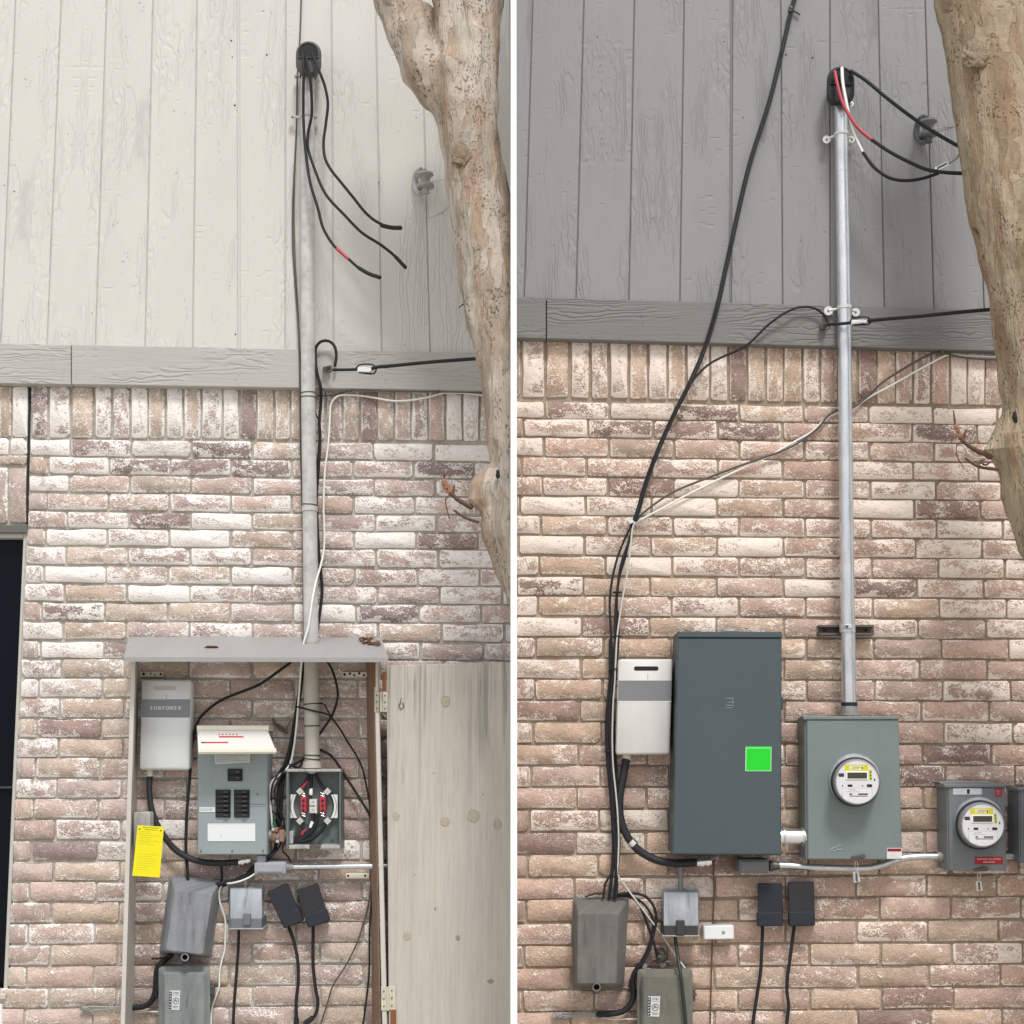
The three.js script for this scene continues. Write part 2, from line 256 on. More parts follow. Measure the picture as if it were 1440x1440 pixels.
const M = {
  black: mat(lin(0.01, 0.011, 0.014), 0.65), cable: mat(lin(0.009, 0.009, 0.012), 0.75), rubber: mat(lin(0.016, 0.017, 0.021), 0.6, { bumpMap: wrapT(rough, 3, 3), bumpScale: 0.0006 }),
  red: mat(lin(0.42, 0.035, 0.05), 0.45), white: mat(lin(0.8, 0.79, 0.76), 0.5), cream: mat(lin(0.82, 0.78, 0.66), 0.5, { map: wrapT(grime, 4, 4) }), greyWire: mat(lin(0.085, 0.07, 0.062), 0.6), brownWire: mat(lin(0.13, 0.055, 0.04), 0.6),
  galv: mat(lin(0.74, 0.77, 0.79), 0.36, { metalness: 0.85, map: wrapT(spangle, 6, 2) }), steel: mat(lin(0.6, 0.6, 0.6), 0.35, { metalness: 0.9 }), bright: mat(lin(0.85, 0.85, 0.84), 0.22, { metalness: 0.9 }), darkMetal: mat(lin(0.12, 0.11, 0.1), 0.5, { metalness: 0.6 }),
  pipe: mat(lin(0.54, 0.535, 0.525), 0.42, { map: wrapT(streak, 4, 0.7) }), pipeLow: mat(lin(0.5, 0.48, 0.42), 0.5, { map: wrapT(grime, 3, 2) }), dark: mat(lin(0.012, 0.012, 0.013), 0.8),
  rust: mat(lin(0.23, 0.085, 0.04), 0.95, { map: wrapT(grime, 5, 5), bumpMap: wrapT(rough, 8, 8), bumpScale: 0.002 }), porcelain: mat(lin(0.34, 0.33, 0.31), 0.3), porcelainDark: mat(lin(0.15, 0.15, 0.16), 0.35), zinc: mat(lin(0.3, 0.29, 0.28), 0.6, { metalness: 0.3 }),
  plasticW: mat(lin(0.77, 0.79, 0.795), 0.42, { map: wrapT(grime, 1, 1) }), plasticW2: mat(lin(0.66, 0.655, 0.635), 0.42, { map: wrapT(grime, 1, 1) }), bandG: mat(lin(0.27, 0.285, 0.31), 0.45), bandG2: mat(lin(0.24, 0.24, 0.255), 0.45),
  panelD: paint(lin(0.06, 0.084, 0.095), 0.42, 1), panelSide: paint(lin(0.05, 0.075, 0.09), 0.5, 1), meterBox: paint(lin(0.178, 0.216, 0.214), 0.45, 1), meterBox2: paint(lin(0.17, 0.19, 0.205), 0.45, 1), breaker: paint(lin(0.27, 0.32, 0.33), 0.5, 1.5), socket: paint(lin(0.12, 0.15, 0.155), 0.5, 2), rim: old(lin(0.42, 0.42, 0.4), 4),
  niuL: old(lin(0.24, 0.25, 0.275), 2.6), niuR: old(lin(0.155, 0.152, 0.143), 2.6), niuL2: old(lin(0.21, 0.235, 0.235), 2.6), niuR2: old(lin(0.155, 0.15, 0.125), 2.6), demarc: old(lin(0.36, 0.39, 0.43), 2.2), demarcD: mat(lin(0.14, 0.15, 0.16), 0.6), demarcDk: mat(lin(0.035, 0.033, 0.032), 0.5), lbL: paint(lin(0.34, 0.35, 0.4), 0.55, 2), lbR: paint(lin(0.17, 0.175, 0.19), 0.55, 2), greyPvc: paint(lin(0.2, 0.21, 0.22), 0.5, 3),
  boxB: mat(lin(0.014, 0.018, 0.026), 0.75, { bumpMap: wrapT(rough, 4, 4), bumpScale: 0.0006 }), boxB2: mat(lin(0.019, 0.019, 0.023), 0.75, { bumpMap: wrapT(rough, 4, 4), bumpScale: 0.0006 }),
  shelf: paint(lin(0.32, 0.315, 0.313), 0.6, 1.2), board: paint(lin(0.56, 0.53, 0.49), 0.6, 2), inner: wood(lin(0.24, 0.15, 0.1)), ply: mat(lin(0.9, 0.9, 0.9), 0.85, { map: plyC }), knot: mat(lin(0.4, 0.345, 0.27), 0.85), knotRed: mat(lin(0.34, 0.22, 0.15), 0.9),
  glass: new THREE.MeshPhysicalMaterial({ color: lin(0.003, 0.005, 0.009), roughness: 0.1, specularIntensity: 0.25 }), frame: paint(lin(0.5, 0.49, 0.45), 0.5, 3), lintel: mat(lin(0.12, 0.115, 0.1), 0.8), partition: mat(lin(0.86, 0.86, 0.86), 0.6), twig: mat(lin(0.11, 0.065, 0.045), 0.9), leaf: mat(lin(0.3, 0.15, 0.085), 0.9), yellow: mat(lin(0.7, 0.6, 0.02), 0.6), green: mat(lin(0.01, 0.72, 0.1), 0.6), knotBark: mat(lin(1.1, 1.0, 0.85), 0.9, { map: wrapT(barkC, 3, 3), bumpMap: wrapT(barkB, 4, 4), bumpScale: 0.006 }),
  clampG: mat(lin(0.62, 0.62, 0.6), 0.4, { metalness: 0.3 }), hingeM: mat(lin(0.6, 0.56, 0.45), 0.6, { map: wrapT(wear, 6, 6) }), whiteDull: mat(lin(0.56, 0.54, 0.5), 0.6),
  clear: new THREE.MeshPhysicalMaterial({ color: lin(0.95, 0.95, 0.95), roughness: 0.15, transmission: 0.75, thickness: 0 }), brown: mat(lin(0.25, 0.13, 0.08), 0.9), copper: mat(lin(0.35, 0.2, 0.14), 0.5, { metalness: 0.6 }), greenWire: mat(lin(0.01, 0.1, 0.06), 0.5),
};

// ---------- ground, added partition ----------
const GY = 1773;   // where the wall meets the ground, in picture rows
{
  const g = new THREE.PlaneGeometry(1600, 1600, 1, 1); g.rotateX(-Math.PI / 2);
  struct('ground', g, mat(lin(0.45, 0.43, 0.39), 1, { map: wrapT(mortarT, 700, 700), bumpMap: wrapT(rough, 3000, 3000), bumpScale: 0.004 }));
}
const FL = P(718, 1000, 0.64).x, FR = P(727, 1000, 0.64).x;   // faces of the partition, added for the dividing strip and hiding the trunk cut
{
  const g = new THREE.BoxGeometry(FR - FL, 4.75, 0.75); g.translate((FL + FR) / 2, 4.75 / 2, 0.265);
  tag(obj('added_partition', g, M.partition), 'thin white added partition for the dividing strip between the pale wall and the grey wall', 'partition');
}
// ---------- brick walls ----------
const yL = [0, 630, 655.5, 681, 706, 731.5, 756, 781.5, 808, 834, 860, 887, 914, 940, 968, 996, 1024, 1051.5, 1080, 1109, 1137.5, 1166.5, 1196, 1225, 1254, 1283, 1312.5, 1342.5, 1372.5, 1402.5, 1431.5];
const yR = [0, 576, 601.5, 628.5, 656, 683.5, 710.5, 738.5, 766.5, 795, 824, 852, 881, 910, 940, 969.5, 999.5, 1030.5, 1061.5, 1092, 1122.5, 1154, 1186, 1217.5, 1249.5, 1281, 1313.5, 1345, 1376, 1407.5, 1438];
for (let r = 31; r <= 42; r++) { yL[r] = yL[r - 1] + 29.8; yR[r] = yR[r - 1] + 31.2; }
const bayL = { y: yL, a0: 98.7, pitch: 85.2, off: -29.5, vx: 350, vy: -5700, yref: 630, tilt: (y) => 0.016 - 0.022 * Math.min(1.1, (y - 540) / 800), xref: 190, lo: -420, hi: 722 };
const bayR = { y: yR, a0: 767, pitch: 90.9, off: -30, vx: 1054, vy: -6890, yref: 576, tilt: (y) => Math.max(-0.007, 0.0155 - 0.022 * (y - 576) / 674), xref: 790, lo: 722, hi: 1870 };
const toX = (B, u, y) => B.vx + (u - B.vx) * (y - B.vy) / (B.yref - B.vy);
const rowY = (B, y, x) => y + B.tilt(y) * (x - B.xref);
// a brick from its four corner places (tl, bl, br, tr in px); cut corners, eased edges, its own face in the atlas
function brickGeo(q, cell, upright) {
  const zF = rr(-0.0015, 0.0025), jit = () => rr(-0.85, 0.85), c = q.map((p) => [p[0] + jit(), p[1] + jit()]), out = [], uvo = [];
  const CUV = upright ? [[0, 0], [1, 0], [1, 1], [0, 1]] : [[0, 1], [0, 0], [1, 0], [1, 1]];
  for (let i = 0; i < 4; i++) {
    const p = c[i], a = c[(i + 3) % 4], b = c[(i + 1) % 4], la = Math.hypot(a[0] - p[0], a[1] - p[1]), lb = Math.hypot(b[0] - p[0], b[1] - p[1]), k = rr(0.8, 3.4) * (rnd() < 0.12 ? 2 : 1);
    const ua = CUV[(i + 3) % 4], ub = CUV[(i + 1) % 4], u = CUV[i], fa = Math.min(0.35, k / la), fb = Math.min(0.35, k * rr(0.7, 1.3) / lb);
    out.push([mix(p[0], a[0], fa), mix(p[1], a[1], fa)]); uvo.push([mix(u[0], ua[0], fa), mix(u[1], ua[1], fa)]);
    out.push([mix(p[0], b[0], fb), mix(p[1], b[1], fb)]); uvo.push([mix(u[0], ub[0], fb), mix(u[1], ub[1], fb)]);
    if (lb > 35) for (const t of [rr(0.25, 0.45), rr(0.55, 0.75)]) { const o = rr(-0.9, 0.5), nx = (b[1] - p[1]) / lb, ny = -(b[0] - p[0]) / lb; out.push([mix(p[0], b[0], t) - nx * o, mix(p[1], b[1], t) - ny * o]); uvo.push([mix(u[0], ub[0], t), mix(u[1], ub[1], t)]); }
  }
  const w = out.map((p) => P(p[0], p[1], zF)), ins = inset(w, 0.0016), pos = [], uv = [], cu = (cell % NC), cv = Math.floor(cell / NC);
  const U = (t) => [(cu * CW + 2 + t[0] * (CW - 4)) / AW, (cv * CH + 1.5 + t[1] * (CH - 3)) / AH];
  const add = (p, t) => { pos.push(p.x, p.y, p.z); uv.push(...U(t)); };
  const n = w.length, lo = w.map((p) => V(p.x, p.y, -0.012)), mid = w.map((p) => V(p.x, p.y, zF - 0.0016)), it = uvo.map((t) => [0.5 + (t[0] - 0.5) * 0.984, 0.5 + (t[1] - 0.5) * 0.95]);
  for (let i = 1; i + 1 < n; i++) { add(ins[0], it[0]); add(ins[i], it[i]); add(ins[i + 1], it[i + 1]); }
  for (let i = 0; i < n; i++) {
    const j = (i + 1) % n;
    add(mid[i], uvo[i]); add(mid[j], uvo[j]); add(ins[j], it[j]); add(mid[i], uvo[i]); add(ins[j], it[j]); add(ins[i], it[i]);
    add(lo[i], uvo[i]); add(lo[j], uvo[j]); add(mid[j], uvo[j]); add(lo[i], uvo[i]); add(mid[j], uvo[j]); add(mid[i], uvo[i]);
  }
  const g = new THREE.BufferGeometry(); g.setAttribute('position', new THREE.Float32BufferAttribute(pos, 3)); g.setAttribute('uv', new THREE.Float32BufferAttribute(uv, 2));
  return toCreasedNormals(g, 0.95);
}
function brickMesh(g, material, wall) {
  g.computeBoundingBox(); const c = g.boundingBox.getCenter(V(0, 0, 0)); g.translate(-c.x, -c.y, -c.z);
  const m = new THREE.Mesh(g, material); m.name = numbered('brick'); m.position.copy(c).sub(bases.get(wall)); m.castShadow = m.receiveShadow = true; wall.add(m);
}
const winEdge = (y) => (y < 738 ? -999 : mix(38.5, 12, (y - 740) / 580) + 1);   // right side of the window recess
const jointX = (y) => mix(42, 37.5, (y - 543) / 194);
function buildBay(B, wall, material) {
  const spare = [];
  const put = (q, cell, upright, seen) => { const g = brickGeo(q, cell, upright); seen ? brickMesh(g, material, wall) : spare.push(g); };
  const left = B === bayL;
  for (let r = 1; r <= 40; r++) {
    const odd = r % 2 === 1, ph = B.y[r + 1] - B.y[r], h = ph * (r < 14 ? 0.437 : 0.448), yc = B.y[r];
    for (let k = -10; k < 18; k++) {
      const u0 = B.a0 + (odd ? 0 : B.off) + k * B.pitch;
      let x0 = toX(B, u0, yc) + 1.9, x1 = toX(B, u0 + B.pitch, yc) - 1.9;
      if (x1 < B.lo || x0 > B.hi) continue;
      x0 = Math.max(x0, B.lo); x1 = Math.min(x1, B.hi);
      const pier = [];
      if (left) {
        if (yc < 738) {
          const jx = jointX(yc);
          if (x0 < jx && x1 > jx) { if (r <= 2) pier.push([x0, jx - 2.5]); x0 = jx + 2.5; }
          else if (x1 <= jx) { if (r <= 2) pier.push([x0, x1]); x0 = x1 + 1; }
        } else { const e = yc < 1400 ? winEdge(yc) : -999; if (x0 < e) x0 = e; }
      }
      for (const [a, b] of [...pier, [x0, x1]]) {
        if (b - a < 4) continue;
        const isPier = pier.length && a < 35, hh = isPier && r === 2 ? h * 0.55 : h, ym = isPier && r === 2 ? yc - 7 : yc;
        const yy = (x, s) => rowY(B, ym, x) + s * hh, seen = b > (left ? 1 : 728) && a < 1439 && ym - hh < 1439;
        put([[a, yy(a, -1)], [a, yy(a, 1)], [b, yy(b, 1)], [b, yy(b, -1)]], r <= 30 && k >= -1 && k <= 8 ? cellOf(r, k) : spareCell(r * 7 + k + 60), false, seen);
      }
    }
  }
  // the course of upright bricks under the trim
  const S = left
    ? [[-140, -115], [-112, -88], [-85, -62], [-58, -32], [-28, -4], [0, 14.5], [18, 38.5], [44.5, 65], [69.5, 97], [101.5, 129], [133.5, 155], [159.5, 181], [184.5, 206.5], [209.5, 230.5], [234.5, 256], [259.5, 281], [284.5, 311], [314, 334.5], [338.5, 359], [362, 384], [387, 407], [410, 431], [434, 456], [459.5, 480.5], [483.5, 505], [508.5, 528.5], [531.5, 553], [556, 577], [579.5, 600.5], [603.5, 624.5], [627.5, 649.5], [652, 673], [676, 697], [700, 721]]
    : [[722, 731], [735.5, 764.5], [769, 798.5], [804, 828], [832, 854.5], [859, 882], [887, 910], [914, 937], [940.5, 963.5], [968, 997], [1000, 1023], [1027.5, 1049], [1053, 1075.5], [1079, 1101], [1104, 1126.5], [1130, 1152], [1155.5, 1177], [1181, 1204], [1208, 1231.5], [1234, 1258], [1260.5, 1283], [1286, 1308], [1311.5, 1334.5], [1337.5, 1360], [1362.5, 1384.5], [1387, 1410], [1413, 1436], [1439, 1462], [1465, 1488], [1491, 1514], [1517, 1540], [1543, 1566], [1569, 1592], [1595, 1618]];
  const more = left ? Array.from({ length: 10 }, (_, i) => [-168 - i * 26.5, -144 - i * 26.5]) : Array.from({ length: 9 }, (_, i) => [1621 + i * 26, 1644 + i * 26]);
  S.push(...more);
  S.forEach(([a, b], i) => {
    const t = (x) => (left ? 543 + 0.012 * x : 474 + 0.0285 * (x - 727)), bt = (x) => (left ? 613.5 + 0.008 * (x) : 556.5 + 0.018 * (x - 727));
    const n = left ? Math.max(0, i - 5) : Math.max(0, i + 2 - (i > 4 ? 0 : 0));
    put([[a, t(a)], [a, bt(a)], [b, bt(b)], [b, t(b)]], soldierCell(n % 40), true, b > 1 && a < 1439);
  });
  if (left) for (const [a, b] of [...Array.from({ length: 10 }, (_, i) => [-148 - i * 28, -124 - i * 28]), [-120, -96], [-92, -68], [-64, -41], [-37, -13], [-9, 10.5], [13, 35.5]]) put([[a, 658], [a, 734], [b, 735], [b, 658]], spareCell(Math.round(a + 140)), true, b > 1);
  const f = obj('outlying_bricks', spare, material, wall); f.userData.kind = 'stuff';
}
{
  const wall = thing('brick_wall', 'pale whitewashed brick wall below the cream siding, around the wooden meter cabinet', 'brick wall', P(300, GY, 0));
  obj('mortar_bed', [slab([[-430, 530], [-430, 741], [37, 741], [13, 1400], [-430, 1400], [-430, GY], [722, GY], [722, 530]], -0.0085, -0.12, 0)], mortarL, wall);
  obj('expansion_joint', slab([[40.2, 545], [35.9, 737], [39.1, 737], [43.4, 545]], -0.004, -0.012, 0), M.dark, wall);
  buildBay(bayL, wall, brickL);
  const w2 = thing('brick_wall', 'tan and pink brick wall below the grey siding, colour darkened for dimmer exposure, carrying meters', 'brick wall', P(1080, GY, 0));
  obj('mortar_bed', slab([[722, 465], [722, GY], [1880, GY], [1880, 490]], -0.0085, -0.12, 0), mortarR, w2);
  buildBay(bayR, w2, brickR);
}
// ---------- siding ----------
function siding(label, lines, topY, trimTop, mainMat, trimMat, back, trimPolys, lo, hi, group) {
  const s = thing('siding_wall', label, 'siding', P((lo + hi) / 2, trimTop((lo + hi) / 2), 0));
  obj('sheathing', slab([[lo, topY - 5], [lo, trimTop(lo) + 30], [hi, trimTop(hi) + 30], [hi, topY - 5]], 0.008, -0.12, 0), back, s);
  const yb = 487;
  for (let i = 0; i + 1 < lines.length; i++) {
    const at = (k, y) => { const [a, b] = lines[k], t = (y - 0) / yb; return a + (b - a) * t; }, wide = lines[i][2] ? 4 : 1.8;
    const x0 = (y) => Math.max(lo, at(i, y) + wide * 0.5), x1 = (y) => Math.min(hi, at(i + 1, y) - (lines[i + 1][2] ? 2 : 0.85)), yA = topY, y0 = trimTop(x0(yb)) + 6, y1 = trimTop(x1(yb)) + 6;
    if (x1(0) - x0(0) < 3) continue;
    const g = slab([[x0(yA), yA], [x0(y0), y0], [x1(y1), y1], [x1(yA), yA]], 0.014, 0.005, 0.0018), u = g.attributes.uv, p = g.attributes.position, ox = rr(0, 4), oy = rr(0, 3), fl = rnd() < 0.5 ? -1 : 1;
    for (let k = 0; k < u.count; k++) u.setXY(k, (p.getX(k) * fl) / 0.64 + ox, p.getY(k) / 2.6 + oy);
    obj('plank', g, mainMat, s);
  }
  for (const [a, b, tb] of trimPolys) {
    const g = slab([[a, trimTop(a)], [a, tb(a)], [b, tb(b)], [b, trimTop(b)]], 0.034, -0.02, 0.002), u = g.attributes.uv, p = g.attributes.position, ox = rr(0, 3), oy = rr(0, 3);
    for (let k = 0; k < u.count; k++) u.setXY(k, p.getY(k) / 0.64 + ox, p.getX(k) / 2.6 + oy);
    obj('trim_board', g, trimMat, s);
  }
  return s;
}
const trimTL = (x) => 482.5 + 0.02 * x, trimBL = (x) => 539 + 0.0155 * x, trimTR = (x) => 417 + 0.0285 * (x - 727), trimBR = (x) => 475 + 0.0275 * (x - 727);
const sidL = siding('cream painted vertical plank siding with trim boards above the whitewashed bricks', [[-488, -536], [-424, -469], [-360, -402], [-296, -335], [-232, -268], [-170, -201], [-106, -133], [-42, -66], [22, 1], [86, 66], [150, 134], [215, 204], [277, 271], [335, 336, 1], [402, 401], [466, 469], [528, 537], [592, 605], [655, 673], [722, 741]], -170, trimTL, sidingL, trimL, backL, [[-430, 99.3, trimBL], [100.7, 722, trimBL]], -430, 722);
const sidR = siding('vertical plank siding darkened to grey for dimmer exposure, with trim boards above the tan bricks', [[690, 660], [749, 735], [821, 808], [892, 883], [962, 955], [1029, 1027, 1], [1098, 1101], [1167, 1168], [1235, 1245], [1301, 1315], [1368, 1386], [1435, 1460], [1502, 1532], [1570, 1605], [1637, 1676], [1705, 1748], [1772, 1820], [1840, 1892], [1908, 1964]], -170, trimTR, sidingR, trimR, backR, [[722, 767.6, trimBR], [769, 1880, trimBR]], 722, 1880);
for (const [s, l] of [[sidL, [[325, 57, 1.6], [326.5, 80, 1.1], [330, 148, 1.8], [375, 77, 1.7], [532, 256, 1], [585, 165, 0.9], [331, 470, 1.5], [20, 269, 1.2], [370, 15, 0.8]]], [sidR, [[1123, 19, 1.8], [1105, 77, 1.7], [1142.5, 81, 1.8], [1237.5, 178, 1.1], [1159, 326, 1], [1216, 323, 1.1], [1018, 58, 1.2], [1019, 395, 1.1], [840, 52, 1.2], [766, 520, 1], [1045, 165, 1.1], [1155, 250, 0.8]]]])
  objs('dark_speck', l.map(([x, y, r]) => loftPx([[circ(x, y, r, 8, r * 0.8), 0.012], [circ(x + 0.2, y, r * 0.8, 8, r * 0.6), y > 480 ? 0.036 : 0.0152]], {})), mat(lin(0.04, 0.035, 0.03), 0.9), s);
// ---------- window at the edge of the pale wall ----------
{
  const t = thing('window', 'tall dark window with a pale frame beside the whitewashed bricks', 'window', P(-60, 1400, 0));
  obj('lintel', slab([[-410, 737.5], [-410, 749], [37.5, 749], [37.8, 738.5]], 0.002, -0.1, 0.001), M.lintel, t);
  obj('frame', [slab([[33, 749.5], [4.5, 1397], [10.5, 1397], [37.5, 749.5]], -0.012, -0.1, 0.002), slab([[-410, 749.5], [-410, 756.5], [32.6, 756.5], [32.8, 749.5]], -0.014, -0.1, 0.002)], M.frame, t);
  obj('glass_pane', slab([[-410, 755], [-410, 1398], [6, 1398], [34.5, 755]], -0.05, -0.06, 0), M.glass, t);
  obj('mullion', slab([[-410, 1106], [-410, 1109], [17.5, 1109], [17.6, 1106]], -0.035, -0.05, 0.001), mat(lin(0.03, 0.035, 0.04), 0.5), t);
  obj('sill', [slab([[-410, 1398], [-410, 1406], [7, 1406], [8, 1398]], 0.012, -0.09, 0.003)], M.frame, t);
  obj('apron', [slab([[-410, 1412], [-410, GY], [2, GY], [2.6, 1412]], 0.004, -0.09, 0.003)], M.plasticW, t);
}
// ---------- trees ----------
const cap = (p, a, b, ra, rb) => {
  const dx = b.x - a.x, dy = b.y - a.y, dz = b.z - a.z, l2 = dx * dx + dy * dy + dz * dz, t = Math.max(0, Math.min(1, ((p[0] - a.x) * dx + (p[1] - a.y) * dy + (p[2] - a.z) * dz) / l2));
  return Math.hypot(p[0] - a.x - dx * t, p[1] - a.y - dy * t, p[2] - a.z - dz * t) - (ra + (rb - ra) * t);
};
const smin = (a, b, k) => { const h = Math.max(0, k - Math.abs(a - b)) / k; return Math.min(a, b) - h * h * k * 0.25; };
// trunk skin from chains of [px, py, half-width px, z]
function trunkGeo(chains, box, clampX, s, u0, k = 0.05) {
  const caps = [];
  for (const ch of chains) { const q = ch.map(([x, y, r, z = TZ]) => [P(x, y, z), r * MPP(y, z)]); for (let i = 0; i + 1 < q.length; i++) caps.push([q[i][0], q[i + 1][0], q[i][1], q[i + 1][1]]); }
  const N = 100, [x0, x1, y0, y1, z0, z1] = box, mc = new MarchingCubes(N, new THREE.MeshStandardMaterial(), false, false, 220000), h = N / 2;
  for (let z = 0; z < N; z++) for (let y = 0; y < N; y++) for (let x = 0; x < N; x++) {
    const p = [mix(x0, x1, x / N), mix(y0, y1, y / N), mix(z0, z1, z / N)];
    let d = 9; for (const c of caps) if (Math.abs((c[0].y + c[1].y) / 2 - p[1]) < Math.abs(c[0].y - c[1].y) / 2 + 0.3) d = smin(d, cap(p, ...c), k);
    if (Math.abs(d) < 0.08) d += 0.006 * noise(p[0] / 0.05 + s, p[1] / 0.14 + p[2] / 0.05) + 0.0025 * noise(p[0] / 0.017 + s, p[1] / 0.04 + p[2] / 0.02);
    mc.field[x + y * N + z * N * N] = -d;
  }
  mc.isolation = 0; mc.update();
  const pos = new Float32Array(mc.count * 3);
  for (let i = 0; i < mc.count; i++) for (let c = 0; c < 3; c++) pos[i * 3 + c] = mix(box[c * 2], box[c * 2 + 1], (mc.positionArray[i * 3 + c] * h + h) / N);
  let g = new THREE.BufferGeometry(); g.setAttribute('position', new THREE.BufferAttribute(pos, 3));
  g = mergeVertices(g, 1e-4);
  const p = g.attributes.position;
  if (clampX !== undefined) for (let i = 0; i < p.count; i++) if (p.getX(i) > clampX) p.setX(i, clampX);
  g.computeVertexNormals();
  const uv = new Float32Array(p.count * 2);
  for (let i = 0; i < p.count; i++) {
    const y = p.getY(i), x = p.getX(i), n0 = chains[0].length - 1; let cx = y > caps[0][0].y ? caps[0][0].x : caps[n0 - 1][1].x;
    for (let k = 0; k < n0; k++) { const A = caps[k][0], B = caps[k][1]; if ((y - A.y) * (y - B.y) <= 0) { cx = mix(A.x, B.x, (y - A.y) / (B.y - A.y)); break; } }
    const sd = Math.max(-1, Math.min(1, (x - cx) / 0.05));
    uv[i * 2] = u0 + (x * 1.02 - sd * 0.75 * (p.getZ(i) - TZ - 0.09)) / 0.7; uv[i * 2 + 1] = (y - 1.72 + 0.2 * (p.getZ(i) - TZ)) / 2.8;
  }
  g.setAttribute('uv', new THREE.BufferAttribute(uv, 2)); return g;
}
const TZ = 0.48;
const lumpy = (c, rx, ry, rz, s, amp = 0.25) => {
  const g = new THREE.SphereGeometry(1, 28, 20), p = g.attributes.position;
  for (let i = 0; i < p.count; i++) { const x = p.getX(i), y = p.getY(i), z = p.getZ(i), k = 1 + amp * noise(x * 3 + s, y * 3 + z * 2) + amp * 0.6 * noise(x * 8 + s, y * 8 + z * 5); p.setXYZ(i, c.x + x * rx * k, c.y + y * ry * k, c.z + z * rz * k); }
  g.computeVertexNormals(); return ni(g);
};
function limb(pts, r0, r1, z) { // tapering twig
  const w = pts.map((p) => P(p[0], p[1], p[2] ?? z)), c = new THREE.CatmullRomCurve3(w, false, 'centripetal'), n = Math.max(6, pts.length * 5), g = new THREE.TubeGeometry(c, n, 1, 8, false), p = g.attributes.position;
  for (let i = 0; i <= n; i++) { const o = c.getPointAt(i / n), r = mix(r0, r1, i / n) * (1 + 0.25 * noise(i * 0.9, r0 * 900)); for (let j = 0; j <= 8; j++) { const q = i * 9 + j; p.setXYZ(q, o.x + (p.getX(q) - o.x) * r, o.y + (p.getY(q) - o.y) * r, o.z + (p.getZ(q) - o.z) * r); } }
  g.computeVertexNormals(); return mergeGeometries([ni(g), ball(w[0], r0), ball(w[w.length - 1], r1)]);
}
{
  const t = thing('tree', 'pale mottled tree trunk forking at the top, in front of the cream siding', 'tree', P(722, 1000, TZ), 'trees in front of the walls');
  const main = [[624, -120, 23, TZ - 0.02], [630, -60, 23, TZ - 0.02], [634, 0, 25, TZ - 0.015], [639, 60, 30, TZ], [647, 110, 41], [655, 150, 45], [661, 200, 42], [669, 250, 42], [677, 300, 42], [684, 350, 42], [692, 400, 43], [700, 450, 43], [714, 505, 43], [723, 560, 43], [729, 620, 43], [735, 700, 44], [752, 790, 42], [770, 870, 44], [790, 960, 44]];
  const limb1 = [[528, -120, 31, TZ + 0.03], [545, -60, 31, TZ + 0.03], [559, 0, 31, TZ + 0.03], [574, 50, 29, TZ + 0.035], [594, 100, 29, TZ + 0.03], [612, 128, 26, TZ + 0.02], [640, 160, 26], [654, 195, 30]], limb2 = [[699, -120, 22, TZ - 0.03], [692, -60, 22, TZ - 0.03], [685, 0, 23, TZ - 0.03], [676, 60, 25, TZ - 0.015], [666, 130, 32]], lump = [[598, 108, 22, TZ + 0.03], [606, 122, 22, TZ + 0.03], [613, 136, 19, TZ + 0.02]], crotch = [[599, 14, 10, TZ - 0.06], [603, 35, 16, TZ - 0.06], [612, 78, 16, TZ - 0.03]], lump2 = [[640, 105, 32, TZ + 0.035], [650, 128, 30, TZ + 0.025]];
  const bulge = [[722, 690, 44], [690, 692, 32], [669, 703, 11, TZ + 0.03]], low = [[720, 690, 40], [722, 742, 45], [740, 795, 42], [762, 850, 42]];
  const a = P(510, -120, TZ).x, top = P(600, -100, TZ).y;
  const g = trunkGeo([main, limb1, limb2, bulge, low, lump, lump2, crotch], [a - 0.06, 0.24, P(700, 905, TZ).y, top, TZ - 0.15, TZ + 0.16], (FL + FR) / 2, 3, 0.72, 0.016);
  obj('trunk', g, barkL, t);
  obj('burl', [lumpy(P(648, 218, TZ + 0.088), 0.03, 0.036, 0.014, 3, 0.22)], M.knotBark, t);
  obj('knot_hole', [lumpy(P(700, 667, TZ + 0.088), 0.006, 0.013, 0.006, 5)], M.dark, t);
  obj('dead_branch', [limb([[662, 713], [646, 704], [637, 696.5], [630.6, 690], [626, 681], [624.5, 667]], 0.008, 0.003, TZ + 0.03), limb([[637, 696], [638, 688], [639, 682]], 0.004, 0.002, TZ + 0.03)], M.twig, t);
  objs('dry_leaf', [[627, 684], [632, 690], [625, 678]].map(([x, y], i) => lumpy(P(x, y, TZ + 0.035), 0.007, 0.009, 0.004, 11 + i, 0.5)), M.leaf, t);
  objs('twig', [limb([[634, 695.7], [627, 701], [627.5, 712], [632, 729]], 0.0022, 0.0015, TZ + 0.035), limb([[639, 718], [652, 727], [672, 734]], 0.0035, 0.004, TZ + 0.03), limb([[646, 432], [652, 428], [658, 440]], 0.002, 0.003, TZ)], M.twig, t);
}
